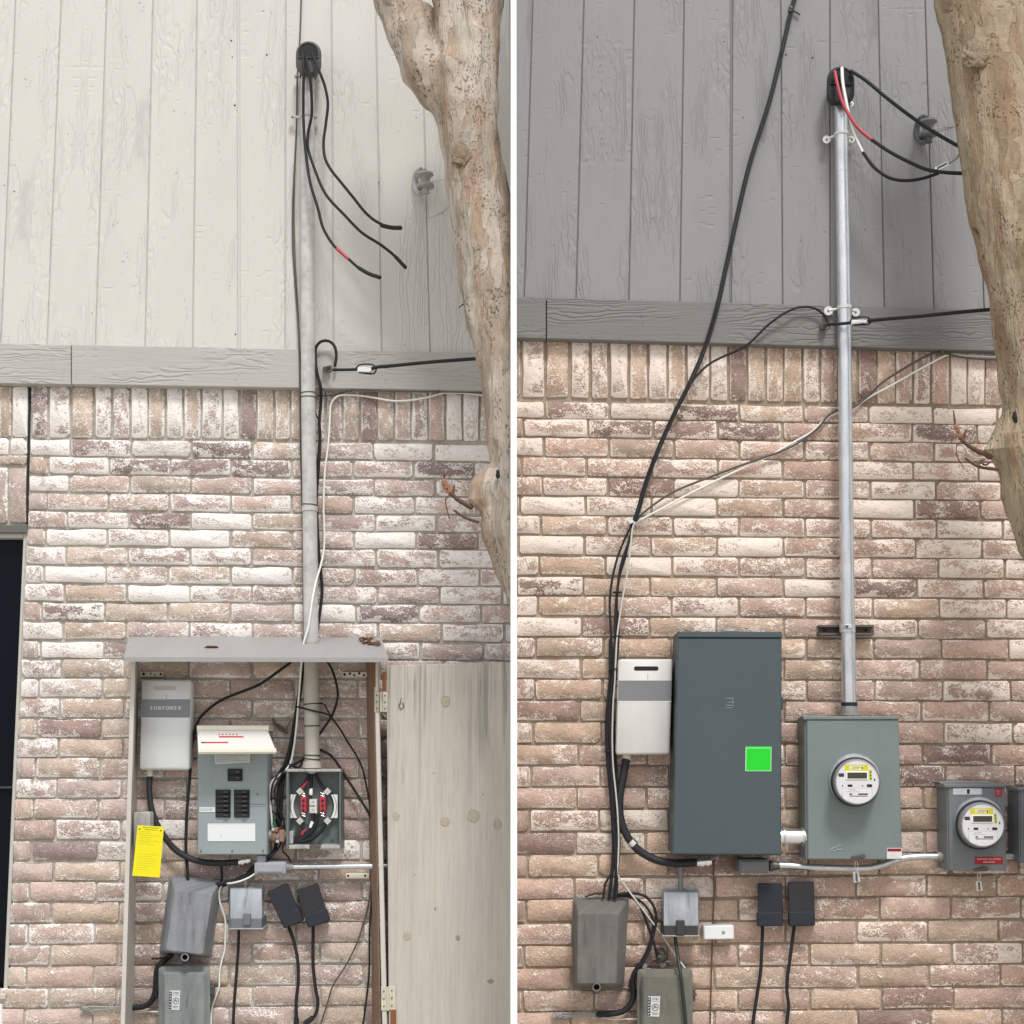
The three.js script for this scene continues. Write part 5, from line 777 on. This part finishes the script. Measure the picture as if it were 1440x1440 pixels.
// ---------- loose cables in the cabinet ----------
single('black_cable', 'black cable arching from the cabinet roof down past the breaker lid', 'cable', [tube([[408, 932], [400, 938], [382, 951], [364, 963], [342, 972], [321, 980], [304, 989], [290.6, 999.7], [281, 1010], [275, 1024], [269.5, 1049], [267, 1092], [264.5, 1120], [262.6, 1146], [261.5, 1198], [263.5, 1222], [264.5, 1240]], 0.0046, 0.03)], M.cable);
single('black_cable', 'black cable arching beside the pale pipe under the cabinet roof', 'cable', [tube([[458, 928], [464, 936], [470, 950], [474, 966], [475, 978], [472, 993], [466, 1008], [458, 1020], [449, 1033]], 0.004, 0.04)], M.cable);
single('black_cable', 'thin black cable crossing the pale pipe and running down the brown side board', 'cable', [tube([[416, 993.5, 0.085], [430, 997, 0.09], [446, 1001, 0.085], [461, 1005, 0.06], [469, 1013, 0.05], [480, 1028, 0.04], [489, 1043.5, 0.03], [501, 1062, 0.03], [509, 1079, 0.03], [515, 1104, 0.03], [521, 1137, 0.03], [525, 1160, 0.03], [525.5, 1220, 0.03], [523, 1262, 0.03], [520, 1300, 0.03], [519, 1367, 0.03], [514, 1415, 0.03], [506, 1470, 0.03]], 0.003, 0.03), tube([[449, 989, 0.06], [456, 990, 0.06], [460, 998, 0.06], [467, 1010, 0.055]], 0.0026, 0.06)], M.cable);
single('black_cable', 'black cable slanting from the foot of the pale pipe to the brown side board', 'cable', [tube([[449, 1054], [458, 1058], [466, 1063], [478, 1079], [488, 1095], [499, 1112], [511, 1131], [520, 1146], [525, 1158]], 0.0042, 0.035)], M.cable);
single('grey_cable', 'thin grey cable trailing down from the brown side board past the black boxes', 'cable', [tube([[524, 1160], [522, 1200], [521, 1250], [515, 1285], [507, 1312], [497, 1337], [485, 1360], [474, 1376], [467, 1389], [460, 1412], [452, 1437], [440, 1490]], 0.0026, 0.02)], M.greyWire);
single('black_cable_pair', 'pair of black cables running down beside the white cable, between panel and meter socket', 'cable', [tube([[425, 930, 0.05], [423, 955, 0.045], [419, 985, 0.04], [414, 1015, 0.035], [409, 1045, 0.035], [404, 1065, 0.04], [397, 1085, 0.04], [392, 1105, 0.04], [391, 1140, 0.035], [389, 1165, 0.03], [388, 1190, 0.03], [383, 1200, 0.03], [374, 1211, 0.04]], 0.0056, 0.04), tube([[427, 932, 0.045], [421, 985, 0.03], [413, 1030, 0.03], [407, 1062, 0.03], [399, 1090, 0.03], [396, 1125, 0.03], [394, 1160, 0.03]], 0.005, 0.03), tube([[426, 1068, 0.03], [415, 1074, 0.04], [405, 1079, 0.04], [396, 1088, 0.04]], 0.0042, 0.03)], M.cable);
single('black_cable', 'thin black cables knotted beside the ground clamp, between breaker panel and meter socket', 'cable', [tube([[400, 1082, 0.05], [392, 1096, 0.06], [386, 1112, 0.06], [389, 1132, 0.055], [398, 1150, 0.045], [399, 1172, 0.04], [392, 1192, 0.04], [378, 1206, 0.05]], 0.0032, 0.05), tube([[427, 1066, 0.03], [420, 1080, 0.03], [403, 1074, 0.045], [390, 1090, 0.055], [383, 1105, 0.06], [381, 1125, 0.06]], 0.0028, 0.05), tube([[383, 1140, 0.05], [390, 1150, 0.05], [397, 1163, 0.045], [401, 1180, 0.04], [397, 1196, 0.03], [404, 1203, 0.03], [408, 1210, 0.03]], 0.0026, 0.05)], M.cable);
single('cable_clip', 'bent dark metal cable clip above the gap between breaker panel and pale pipe', 'clip', [tube([[384, 1012], [387, 1018], [394, 1025], [403, 1030]], 0.005, 0.02), tube([[402, 1030], [405, 1020], [409, 1012]], 0.0014, 0.02), tube([[386, 1017], [394, 1020], [404, 1029]], 0.003, 0.03)], M.darkMetal);
single('black_cable_bundle', 'thick black cables bending from the pale conduit body into the tilted terminal box', 'cable', [tube([[372, 1212], [362, 1219], [352, 1228], [338, 1235], [322, 1240], [305, 1244]], 0.0068, 0.035), tube([[358, 1217], [345, 1230], [330, 1238], [312, 1246], [300, 1248]], 0.005, 0.025), tube([[311.5, 1220], [312, 1232], [311, 1244]], 0.004, 0.02)], M.cable);
single('white_cable', 'thin white cable wavering down between the tilted terminal box and the interface box', 'cable', [tube([[360, 1227.5, 0.05], [350, 1234, 0.05], [338, 1239, 0.05], [325, 1242, 0.045], [313, 1243.5, 0.03], [309, 1250, 0.03], [308.5, 1265, 0.02], [312, 1278, 0.02], [316.5, 1292, 0.016], [316.5, 1318, 0.014], [316, 1336, 0.014], [311, 1354, 0.014], [308.5, 1370, 0.014], [308, 1388, 0.014], [303, 1402, 0.014], [298, 1418, 0.014], [296.5, 1440, 0.014], [294, 1500, 0.014]], 0.0029, 0.02)], M.white);
single('black_cable', 'black cord hanging straight down from the pale interface box in the cabinet', 'cable', [tube([[336, 1305], [335, 1335], [333, 1363], [331, 1390], [329, 1415], [328, 1445], [327, 1520]], 0.0045, 0.03)], M.cable);
{
  const t = thing('cable_bundle', 'black cable bundle below the tilted terminal box, ending in bare braided wires', 'cable', P(165, 1420, 0.02));
  obj('cable_sheath', [tube([[240, 1343], [231, 1351], [222, 1359], [220, 1372], [219, 1388], [216, 1402], [208, 1413], [196, 1416.5], [180, 1416.5]], 0.0085, 0.025), tube([[232, 1349], [224, 1362], [222, 1385], [219, 1402]], 0.006, 0.035), tube([[214, 1348, 0.02], [228, 1347.5, 0.02], [240, 1347, 0.02]], 0.003, 0.02)], M.cable, t);
  obj('bare_wires', [tube([[183, 1414.5], [160, 1416.5], [140, 1416], [124, 1416], [114, 1417], [113, 1420], [121, 1422], [135, 1420.5], [160, 1418.5], [184, 1417]], 0.0032, 0.014), tube([[182, 1417], [150, 1418.5], [126, 1418]], 0.0034, 0.012), lumpy(P(121, 1418.5, 0.014), 0.012, 0.006, 0.006, 6, 0.4)], M.zinc, t);
  obj('white_wire', tube([[180, 1420.5], [195, 1423], [210, 1422.5], [226, 1423]], 0.0024, 0.012), M.white, t);
}
// ---------- dark main panel ----------
{
  const z = 0.15, t = thing('main_panel', 'tall dark blue grey main panel with a green sticker, on the tan bricks', 'electrical panel', P(1022, 1203, z / 2));
  obj('enclosure', slab([[953.5, 888], [946.5, 1202], [1098.5, 1203], [1099.5, 888.5]], z - 0.006, 0.004, 0.002, 0.985), M.panelSide, t);
  obj('cover', slab([[953.8, 898.2], [946, 1201], [1098, 1202], [1099.2, 898.5]], z + 0.004, z - 0.008, 0.003), M.panelD, t);
  obj('top_flange', slab([[954.2, 888], [954, 896], [1099.6, 896.4], [1099.6, 888.3]], z + 0.006, z - 0.02, 0.002), M.panelD, t);
  obj('hub_plate', [band(P(1026, 887, z * 0.5), V(0, 1, 0), 0.03, 0.008)], M.steel, t);
  obj('emblem', [slab(rect(1020.5, 981.5, 1030.5, 982.7), z + 0.0055, z, 0.0006), slab(rect(1023, 987, 1031.5, 988), z + 0.0055, z, 0.0006), slab(rect(1020.5, 991.5, 1030, 992.5), z + 0.0055, z, 0.0006), slab(rect(1020, 995, 1030, 996), z + 0.0055, z, 0.0006), slab(rect(1030.3, 982, 1031.3, 994), z + 0.0055, z, 0.0006)], mat(lin(0.2, 0.25, 0.27), 0.4), t);
  obj('green_sticker', quad([[1048.5, 1049.5], [1048, 1084.5], [1084.5, 1084.5], [1085, 1049.5]], z + 0.006), print(ctex(256, 256, (x, W, H) => { x.fillStyle = '#c8f4cc'; x.fillRect(0, 0, W, H); x.fillStyle = '#06dd1e'; x.fillRect(8, 20, W - 14, H - 26); x.fillRect(0, 0, W, 14); scrib(x, W, 16, 20, 60, 15, 7, '#0fd233', 0.2); scrib(x, W, 16, 84, 240, 18, 6, '#10da36', 0.5); })), t);
  obj('hasp', slab(rrect(rect(1097.5, 980, 1101.5, 998), 1), z - 0.03, z - 0.05, 0.001), M.panelSide, t);
}
{
  const t = thing('pipe_nipple', 'short shiny pipe nipple joining the dark main panel to the big meter box', 'pipe fitting', P(1117, 1187, 0.07)), z = 0.07, a = V(1, 0, 0);
  obj('nipple', [rod(P(1092, 1176.5, z), P(1140, 1176.5, z), 0.0245, 28)], M.bright, t);
  objs('locknut', [band(P(1131.5, 1176.8, z), a, 0.0305, 0.008), band(P(1128.8, 1176.8, z), a, 0.028, 0.006), band(P(1102, 1176.5, z), a, 0.028, 0.006)], M.galv, t);
}
// ---------- meters ----------
const faceTex = ctex(512, 512, (x, W, H) => {
  const c = 256, k = 246; x.fillStyle = '#e4e4e6'; x.fillRect(0, 0, W, H); x.fillStyle = '#d3d3d6'; x.beginPath(); x.arc(c, c, k, 0, 7); x.fill(); x.fillStyle = '#eeeeef'; x.beginPath(); x.arc(c, c, k * 0.94, 0, 7); x.fill();
  const R = (u0, v0, u1, v1, f) => { x.fillStyle = f; x.fillRect(c + u0 * k, c + v0 * k, (u1 - u0) * k, (v1 - v0) * k); };
  R(-0.56, -0.79, 0.52, -0.5, '#e8dc30'); R(-0.34, -0.74, 0.3, -0.56, '#f6f2c0'); R(-0.2, -0.69, 0.18, -0.66, '#777'); R(-0.24, -0.62, 0.1, -0.59, '#999'); R(0.22, -0.7, 0.28, -0.58, '#555');
  R(-0.54, -0.5, 0.52, -0.13, '#f4f4f2'); R(0.55, -0.55, 0.68, -0.08, '#c4d02e'); for (let i = 0; i < 3; i++) { x.fillStyle = '#4a5a20'; x.beginPath(); x.arc(c + 0.615 * k, c + (-0.45 + i * 0.14) * k, 9, 0, 7); x.fill(); }
  x.fillStyle = '#222'; x.beginPath(); x.arc(c - 0.78 * k, c - 0.32 * k, 22, 0, 7); x.fill(); R(-0.76, -0.4, -0.6, -0.24, '#333'); x.fillStyle = '#666'; x.beginPath(); x.arc(c - 0.8 * k, c - 0.33 * k, 8, 0, 7); x.fill();
  for (const [u, r] of [[-0.7, 8], [0.22, 8]]) { x.fillStyle = '#222'; x.beginPath(); x.arc(c + u * k, c + 0.16 * k, r, 0, 7); x.fill(); }
  R(-0.46, 0.1, -0.24, 0.21, '#1d1d20'); R(0.42, 0.09, 0.66, 0.22, '#1d1d20'); R(0.76, -0.16, 0.82, -0.05, '#333');
  x.strokeStyle = '#aaa'; x.lineWidth = 3; x.strokeRect(c - 0.72 * k, c + 0.26 * k, 1.36 * k, 0.7 * k);
  x.fillStyle = '#f2f2f2'; x.fillRect(c - 0.7 * k, c + 0.27 * k, 1.32 * k, 0.55 * k);
  x.fillStyle = '#333'; scrib(x, W * 0.78, 150, c + 0.33 * k, c + 0.4 * k, 30, 11, '#444', 0.1); scrib(x, W * 0.86, 120, c + 0.42 * k, c + 0.46 * k, 30, 8, '#666', 0.1); x.fillStyle = '#222'; x.font = 'bold 24px sans-serif'; x.fillRect(c - 0.4 * k, c + 0.5 * k, 30, 16); x.fillRect(c, c + 0.5 * k, 110, 16); x.fillRect(c - 0.4 * k, c + 0.6 * k, 205, 9); scrib(x, W * 0.72, 190, c + 0.7 * k, c + 0.82 * k, 22, 7, '#777', 0.1);
});
function meter(par, ring, rR, base, rB, face, rF, zb) {
  const m = (n, g, mm, p = meterG) => obj(n, g, mm, p), meterG = obj('meter_ring', loftPx([[circ(ring[0], ring[1], rR, 48), zb - 0.002], [circ(ring[0], ring[1], rR, 48), zb + 0.008], [circ(ring[0] + 0.4, ring[1], rR - 1.6, 48), zb + 0.013], [circ(ring[0] + 0.6, ring[1], rR - 3.5, 48), zb + 0.013]], { crease: 0.7 }), M.galv, par);
  const f = zb + 0.085, mid = (t) => [mix(base[0], face[0], t), mix(base[1], face[1], t)];
  obj('meter_base', loftPx([[circ(...base, rB + 0.8, 48), zb + 0.01], [circ(...base, rB + 0.8, 48), zb + 0.018], [circ(...mid(0.2), rB - 1, 48), zb + 0.018]], { crease: 0.5 }), M.black, par);
  const barrel = obj('meter_housing', loftPx([[circ(...mid(0.15), rB - 0.8, 48), zb + 0.014], [circ(...mid(0.6), mix(rB, rF, 0.6), 48), zb + 0.055], [circ(...face, rF + 0.7, 48), f - 0.004], [circ(...face, rF - 0.4, 48), f]], { crease: 0.6 }), mat(lin(0.42, 0.42, 0.43), 0.18, { metalness: 0.45 }), par);
  const w = circ(face[0], face[1], rF - 0.8, 48).map((p) => P(p[0], p[1], f + 0.0015)), cx = P(face[0], face[1], f), sc = 1 / (MPP(face[1], f) * rF), g = loft([ccw(atZ(w, f - 0.002)), ccw(w)], { crease: 0.6 }), u = g.attributes.uv, p = g.attributes.position;
  for (let i = 0; i < u.count; i++) u.setXY(i, 0.5 + (p.getX(i) - cx.x) * sc * 0.485, 0.5 + (p.getY(i) - cx.y) * sc * 0.485);
  obj('meter_face', g, mat(lin(0.74, 0.74, 0.75), 0.25, { map: faceTex }), par);
  const at = (uu, vv) => [face[0] + uu * rF, face[1] + vv * rF], q = (a, b) => rect(...at(...a), ...at(...b));
  obj('display_frame', slab(q([-0.52, -0.49], [0.5, -0.12]), f + 0.0045, f, 0.001), M.white, par);
  obj('display', slab(q([-0.45, -0.44], [0.44, -0.17]), f + 0.0055, f + 0.001, 0.0004), mat(lin(0.045, 0.04, 0.028), 0.25), par);
}
const latchG = (x, y, z) => [slab(rrect([[x - 10, y + 1], [x - 9, y + 4], [x + 9, y + 4], [x + 11, y], [x + 8, y - 3], [x, y - 2]], 2), z + 0.01, z - 0.01, 0.002), loftPx([[circ(x + 5, y + 0.5, 2.4, 14), z + 0.008], [circ(x + 5, y + 0.5, 2.4, 14), z + 0.015]], {})];
const tagSeal = (par, x, y, z, s) => { const o = obj('seal_tag', slab(rrect([[x - 5 * s, y], [x - 3.5 * s, y + 16 * s], [x + 6 * s, y + 14 * s], [x + 3 * s, y - 0.5]], 1), z, z - 0.003, 0.0008), M.clear, par); obj('seal_core', slab(rrect([[x - 1.5 * s, y + 1], [x - 0.5 * s, y + 14 * s], [x + 2.2 * s, y + 13.5 * s], [x + 0.8 * s, y + 1]], 1), z + 0.0016, z + 0.0004, 0.0002), M.darkMetal, o); obj('seal_wire', tube([[x - 1, y - 15 * s], [x - 2.5 * s, y - 8 * s], [x - 1, y + 1], [x + 2 * s, y - 6 * s], [x + 1, y - 15 * s]], 0.0012, z), M.steel, o); };
{
  const z = 0.105, t = thing('meter_box', 'large grey green meter box with a round electric meter, under the galvanized mast', 'meter box', P(1200, 1209, z / 2));
  obj('enclosure', slab([[1131, 1008], [1133, 1208], [1267, 1209], [1263, 1008]], z - 0.006, 0.004, 0.002, 0.99), M.meterBox, t);
  obj('cover', slab([[1134.2, 1012], [1136, 1208.6], [1269, 1209], [1264, 1012]], z + 0.003, z - 0.01, 0.003), M.meterBox, t);
  obj('top_flange', slab([[1128.8, 1007.2], [1130, 1012], [1264.5, 1011.8], [1264, 1007]], z + 0.007, z - 0.03, 0.002), M.meterBox, t);
  meter(t, [1202, 1096], 36.5, [1203, 1099.5], 34, [1205.7, 1100], 31, z);
  obj('emblem', [tube([[1168, 1196], [1172, 1192], [1177, 1191], [1181, 1187], [1186, 1188], [1181, 1190]], 0.0014, z + 0.004), tube([[1171, 1197], [1177, 1194.5], [1184, 1194.5]], 0.0012, z + 0.004)], mat(lin(0.33, 0.39, 0.39), 0.4), t);
  obj('latch', latchG(1207, 1204, z), M.darkMetal, t);
  obj('warning_label', quad(rect(1247.3, 1192.4, 1268.2, 1207.5), z + 0.0045), print(ctex(256, 180, (x, W, H) => { x.fillStyle = '#eceaea'; x.fillRect(0, 0, W, H); x.fillStyle = '#a81f26'; x.fillRect(8, 10, W - 16, 52); x.fillStyle = '#6d1216'; x.fillRect(26, 26, W - 52, 18); scrib(x, W, 40, 78, 160, 20, 8, '#a9a4a4', 0.3); })), t);
  tagSeal(t, 1204.5, 1226, z - 0.01, 1);
}
{
  const z = 0.1, t = thing('meter_box', 'smaller grey meter box with red labels and a round electric meter', 'meter box', P(1375, 1225, z / 2));
  obj('enclosure', slab([[1331, 1105], [1333, 1224], [1414, 1224.5], [1412.5, 1105]], z - 0.006, 0.004, 0.002, 0.995), M.meterBox2, t);
  obj('cover', slab([[1334, 1107.5], [1336, 1224.3], [1415.6, 1224.6], [1413.8, 1107.5]], z + 0.003, z - 0.01, 0.003), M.meterBox2, t);
  obj('top_flange', slab([[1327, 1102.5], [1329, 1107.6], [1414.5, 1107.4], [1413, 1102.5]], z + 0.008, 0.02, 0.002), M.meterBox2, t);
  obj('rain_hood', slab([[1320, 1100], [1326, 1104], [1414, 1104], [1390, 1099], [1345, 1098]], 0.06, 0.006, 0.002), M.zinc, t);
  meter(t, [1377, 1156], 35.8, [1378, 1160], 34, [1382.2, 1160.7], 30, z);
  obj('white_label', quad(rect(1340.4, 1108.6, 1380.6, 1117.4), z + 0.0045), print(ctex(256, 60, (x, W, H) => { x.fillStyle = '#d8dadd'; x.fillRect(0, 0, W, H); scrib(x, W * 0.5, 12, 14, 50, 14, 6, '#8d9196', 0.2); scrib(x, W, 160, 14, 50, 14, 6, '#9da1a6', 0.1); x.fillStyle = '#1e2124'; x.beginPath(); x.arc(136, 22, 15, 0, 7); x.fill(); x.fillRect(124, 30, 24, 24); })), t);
  obj('red_label', quad([[1399.5, 1109], [1399.8, 1119.8], [1409.3, 1119.8], [1409, 1109]], z + 0.0045), print(ctex(96, 108, (x, W, H) => { x.fillStyle = '#b3202a'; x.fillRect(0, 0, W, H); scrib(x, W, 18, 22, 92, 18, 10, '#e6b9bb', 0.1); })), t);
  obj('red_label', quad([[1371, 1205], [1371.3, 1215.5], [1410.4, 1215.2], [1410, 1204.6]], z + 0.0045), print(ctex(384, 104, (x, W, H) => { x.fillStyle = '#b01c27'; x.fillRect(0, 0, W, H); x.fillStyle = '#f0d4d5'; x.font = 'bold 29px sans-serif'; x.textAlign = 'center'; x.textBaseline = 'middle'; x.fillText('PHOTOVOLTAIC SYSTEM', W / 2, 34); x.fillText('kWh METER', W / 2, 74); })), t);
  obj('latch', latchG(1380, 1221.5, z), M.darkMetal, t);
  tagSeal(t, 1377, 1239, z - 0.01, 0.92);
}
{
  const z = 0.1, t = thing('meter_box', 'grey meter box cut off by the picture edge, beyond the smaller meter box', 'meter box', P(1475, 1215, z / 2));
  obj('enclosure', slab(rect(1433.5, 1111, 1512, 1213), z - 0.005, 0.004, 0.002), M.meterBox2, t);
  obj('cover', slab(rect(1436, 1111, 1514, 1213.5), z + 0.003, z - 0.01, 0.003), M.meterBox2, t);
  obj('top_flange', slab(rect(1432, 1108, 1515, 1112), z + 0.007, 0.01, 0.002), M.meterBox2, t);
  meter(t, [1476, 1156], 35, [1477, 1160], 33, [1482, 1160.7], 30, z);
}
{
  const t = thing('conduit_run', 'galvanized conduit with a pull box, bending below the big grey green meter box', 'conduit', P(1200, 1228, 0.05));
  const b = obj('pull_box', [slab(rrect(rect(1039, 1208.5, 1081.5, 1228), 2), 0.08, 0.01, 0.003)], M.lbR, t);
  obj('cover', slab(rrect(rect(1042, 1211, 1078, 1226), 2), 0.083, 0.07, 0.002), M.lbR, b);
  objs('coupling', [band(P(1084, 1217.5, 0.045), V(1, 0, 0), 0.0165, 0.01), band(P(1089.5, 1217.3, 0.045), V(1, 0, 0), 0.014, 0.012), band(P(1093.5, 1217.2, 0.045), V(1, 0, 0), 0.0115, 0.01)], M.darkMetal, t);
  obj('pipe', [tube([[1092, 1217], [1112, 1217.5], [1142, 1219.5], [1192, 1221], [1222, 1220.5], [1240, 1216.5], [1256, 1210.5], [1275, 1206], [1300, 1204.5], [1335, 1204.2]], 0.0105, 0.045), tube([[1408, 1204], [1440, 1204]], 0.0105, 0.045)], M.galv, t);
  objs('connector', [band(P(1322, 1204.5, 0.045), V(1, 0, 0), 0.0145, 0.016), band(P(1328, 1204.4, 0.045), V(1, 0, 0), 0.019, 0.008), band(P(1432, 1204.3, 0.045), V(1, 0, 0), 0.016, 0.012)], M.zinc, t);
}
{
  const t = thing('junction_box', 'small white plastic junction box with one screw, on a thin brown wire', 'junction box', P(1011, 1322, 0.02));
  obj('cover', slab(rrect([[989.5, 1302.5], [990, 1321.5], [1032.5, 1321], [1032, 1301]], 2), 0.045, 0.004, 0.003), M.plasticW, t);
  obj('screw', loftPx([[circ(1017.3, 1311.3, 2.4, 14), 0.043], [circ(1017.3, 1311.3, 2.4, 14), 0.0465]], {}), M.zinc, t);
}
single('brown_wire', 'thin reddish brown wire running down the tan bricks behind the white junction box', 'wire', [tube([[1004, 1210], [1003.6, 1235], [1004, 1260], [1003, 1285], [1002.3, 1312], [1001.6, 1330], [1000, 1390], [998.7, 1440], [997, 1520]], 0.0021, 0.006)], M.brownWire);
single('dark_cord', 'dark green cord hanging from the interface box across the weathered network box', 'cable', [tube([[949, 1314, 0.05], [951, 1330, 0.06], [954, 1350, 0.09], [957, 1370, 0.11], [960, 1395, 0.112], [963, 1423, 0.112], [964.5, 1442, 0.112], [968, 1520, 0.112]], 0.0054, 0.1)], mat(lin(0.014, 0.026, 0.026), 0.5));
// ---------- cables sweeping down the grey siding ----------
const sw = [[1116, -4], [1111, 14], [1097, 75], [1080, 143], [1052, 232], [1023, 358], [1005, 438], [986, 498], [967, 541], [945, 585], [920, 642], [905, 684], [895, 720], [887, 740]];
{
  const t = thing('cable_bundle', 'black cable bundle sweeping from the grey siding down to the upright terminal box', 'cable', P(860, 1258, 0.03));
  const off = (a, d) => a.map(([x, y, z]) => [x + d, y, z]);
  obj('cable', tube([[1130, -60], ...sw, [879, 757], [868, 785], [860.5, 817], [857.5, 845], [858, 872], [860, 903], [860, 932], [856, 970], [854.5, 1020], [856.5, 1080], [860, 1130], [863, 1165], [864, 1192], [862, 1225], [852, 1240], [848.5, 1262]], 0.0039, 0.04), M.cable, t);
  obj('cable', tube([[1134, -60], ...off(sw, 3.6), [886, 754], [879, 785], [871, 811], [868, 836], [867, 865], [866, 900], [863, 932], [860, 970], [858.5, 1020], [861, 1080], [864, 1130], [866, 1165], [867, 1192], [866, 1230], [863, 1262]], 0.0039, 0.042), M.cable, t);
  obj('cable', tube([[1100, 442, 0.06], [1080, 457, 0.055], [1052, 484, 0.045], [1034, 494, 0.03], [1018, 501, 0.03], [1002, 509, 0.03], [990, 518, 0.035], [976, 533, 0.04], [962, 556, 0.045], [943, 597, 0.045], [922, 646, 0.045], [906, 690, 0.045], [893, 730, 0.045], [884, 762], [873, 795], [869, 822], [866, 850], [864.5, 900], [861.5, 950], [857, 1000], [859, 1060], [861, 1110], [862, 1150], [865, 1192], [866.5, 1225], [868, 1245], [866, 1262]], 0.004, 0.047), M.cable, t);
  obj('cable', tube([[1110, 437, 0.06], [1122, 432.5, 0.055], [1140, 432, 0.055], [1152, 437, 0.055], [1160, 445, 0.055], [1164, 453, 0.055], [1110, 437, 0.055], [1100, 442, 0.058]].slice(1, 6).reverse().concat([[1110, 437, 0.06], [1098, 443.5, 0.06]]), 0.004, 0.05), M.cable, t);
  obj('cable', tube([[868, 860], [869, 900], [866, 940], [862, 985], [863.5, 1040], [867, 1090], [869, 1130], [870, 1165], [870, 1195], [868, 1225], [866, 1262]], 0.0052, 0.035), M.cable, t);
  obj('cable', tube([[858, 900], [857.5, 960], [853, 1010], [853.5, 1060], [858, 1110], [861, 1150], [862.5, 1190], [861, 1222], [857, 1262]], 0.0052, 0.035), M.cable, t);
  objs('cable_tie', [[868, 895, 0.045], [863.5, 941, 0.045], [857.5, 1056, 0.04], [866, 1149, 0.04], [868, 833, 0.045]].map(([x, y, z]) => { const g = new THREE.TorusGeometry(0.0135, 0.0024, 6, 20); g.rotateX(Math.PI / 2); const c = P(x, y, z - 0.003); g.translate(c.x, c.y, c.z); return ni(g); }), M.black, t);
  obj('wall_clip', [slab(rrect([[881, 731], [886, 737], [893, 735], [889, 728.5]], 2), 0.052, 0.01, 0.002)], M.bright, t);
  obj('siding_clip', [lumpy(P(1112, 14, 0.04), 0.01, 0.012, 0.012, 3), tube([[1112, 14], [1120, 17], [1124, 20]], 0.004, 0.025)], M.darkMetal, t);
}
single('white_cable', 'thin white cable along the black bundle, then slanting to the weathered network box', 'cable', [tube([[893, 735, 0.055], [890, 741, 0.055], [887, 765, 0.055], [884, 792, 0.055], [880, 818, 0.053], [875, 845, 0.053], [868, 894, 0.053], [866, 925, 0.05], [864.5, 960, 0.05], [862.5, 985, 0.05], [861, 1040, 0.05], [862.5, 1080, 0.05], [866, 1115, 0.05], [868.5, 1145, 0.05], [870, 1180, 0.045], [869, 1215, 0.045], [868.5, 1230, 0.045], [880, 1247, 0.04], [895, 1267, 0.04], [915, 1294, 0.035], [932, 1317, 0.03], [948, 1341, 0.03], [963, 1361, 0.05]], 0.0028, 0.05)], M.whiteDull);
single('white_cable', 'thin white cable slanting from the trim across behind the galvanized mast to the bundle clip', 'cable', [tube([[1415, 502.5], [1370, 501], [1345, 500], [1334, 499], [1305, 513], [1255, 541], [1220, 560], [1199, 575], [1180, 580], [1162, 588], [1142, 607], [1112, 624], [1082, 641], [1032, 664], [970, 694], [935, 713], [908, 727], [893, 735]], 0.0033, 0.014)], M.white);
single('grey_cable', 'thin dark cable slanting with a white one from the trim to the bundle clip', 'cable', [tube([[1415, 506], [1370, 504], [1340, 500], [1325, 495.5], [1308, 498.5], [1285, 510], [1265, 522], [1242, 537], [1220, 557], [1199, 573], [1180, 576], [1165, 584], [1150, 602], [1125, 621], [1100, 634], [1080, 641], [1032, 658], [995, 672], [945, 693], [905, 721], [890, 737]], 0.0038, 0.018), ball(P(1325, 495, 0.03), 0.006), tube([[1207, 552], [1213, 559], [1220, 556]], 0.002, 0.02)], M.greyWire);
{
  const t = thing('cable_bundle', 'black cables looping from the upright terminal box to bare braided ends', 'cable', P(850, 1430, 0.02));
  obj('cable_loop', [tube([[866, 1258], [885, 1256], [904.5, 1259], [916, 1269], [922, 1283], [923, 1295], [919, 1314], [914, 1333.6], [905, 1352], [897, 1362]], 0.0044, 0.035), tube([[868, 1261], [883, 1259], [896, 1268], [905, 1285], [911, 1302], [916, 1316], [920, 1328], [923, 1341]], 0.0044, 0.03), tube([[870, 1260], [890, 1262], [906, 1272], [917, 1290], [918, 1306], [913, 1328], [903, 1350], [893, 1366]], 0.004, 0.028), tube([[824, 1261], [835, 1257], [850, 1257]], 0.0024, 0.02)], M.cable, t);
  obj('cable_sheath', [tube([[900, 1357], [893, 1368], [889, 1380], [891, 1396], [887, 1412], [876, 1422], [860, 1425.5], [842, 1426.5]], 0.0088, 0.028), tube([[893, 1366], [886, 1380], [886, 1392]], 0.004, 0.035)], M.cable, t);
  obj('bare_wires', [tube([[843, 1424], [820, 1425.5], [800, 1425], [785, 1424.5], [776, 1426], [776, 1429.5], [785, 1431.5], [800, 1430], [822, 1428.5], [843, 1427.5]], 0.0027, 0.014), tube([[842, 1426.5], [812, 1428], [788, 1428]], 0.0038, 0.013), lumpy(P(787, 1428, 0.016), 0.012, 0.007, 0.006, 6, 0.4)], M.zinc, t);
  obj('white_wire', tube([[848, 1431], [862, 1433], [880, 1433], [896, 1433]], 0.0024, 0.013), M.white, t);
  obj('clamp', [lumpy(P(930, 1343, 0.03), 0.016, 0.019, 0.014, 8, 0.3), tube([[903, 1354], [907, 1360], [914, 1355], [918, 1349], [925, 1350]], 0.004, 0.025)], M.darkMetal, t);
  objs('clamp_screw', [loftPx([[circ(906, 1358, 4, 14), 0.02], [circ(906, 1358, 4, 14), 0.03]], {}), loftPx([[circ(932, 1356, 4.5, 14), 0.015], [circ(932, 1356, 4.5, 14), 0.025]], {}), slab(rect(934, 1351, 942, 1353.5), 0.03, 0.02, 0.001)], M.zinc, t);
}
renderer.render(scene, camera);
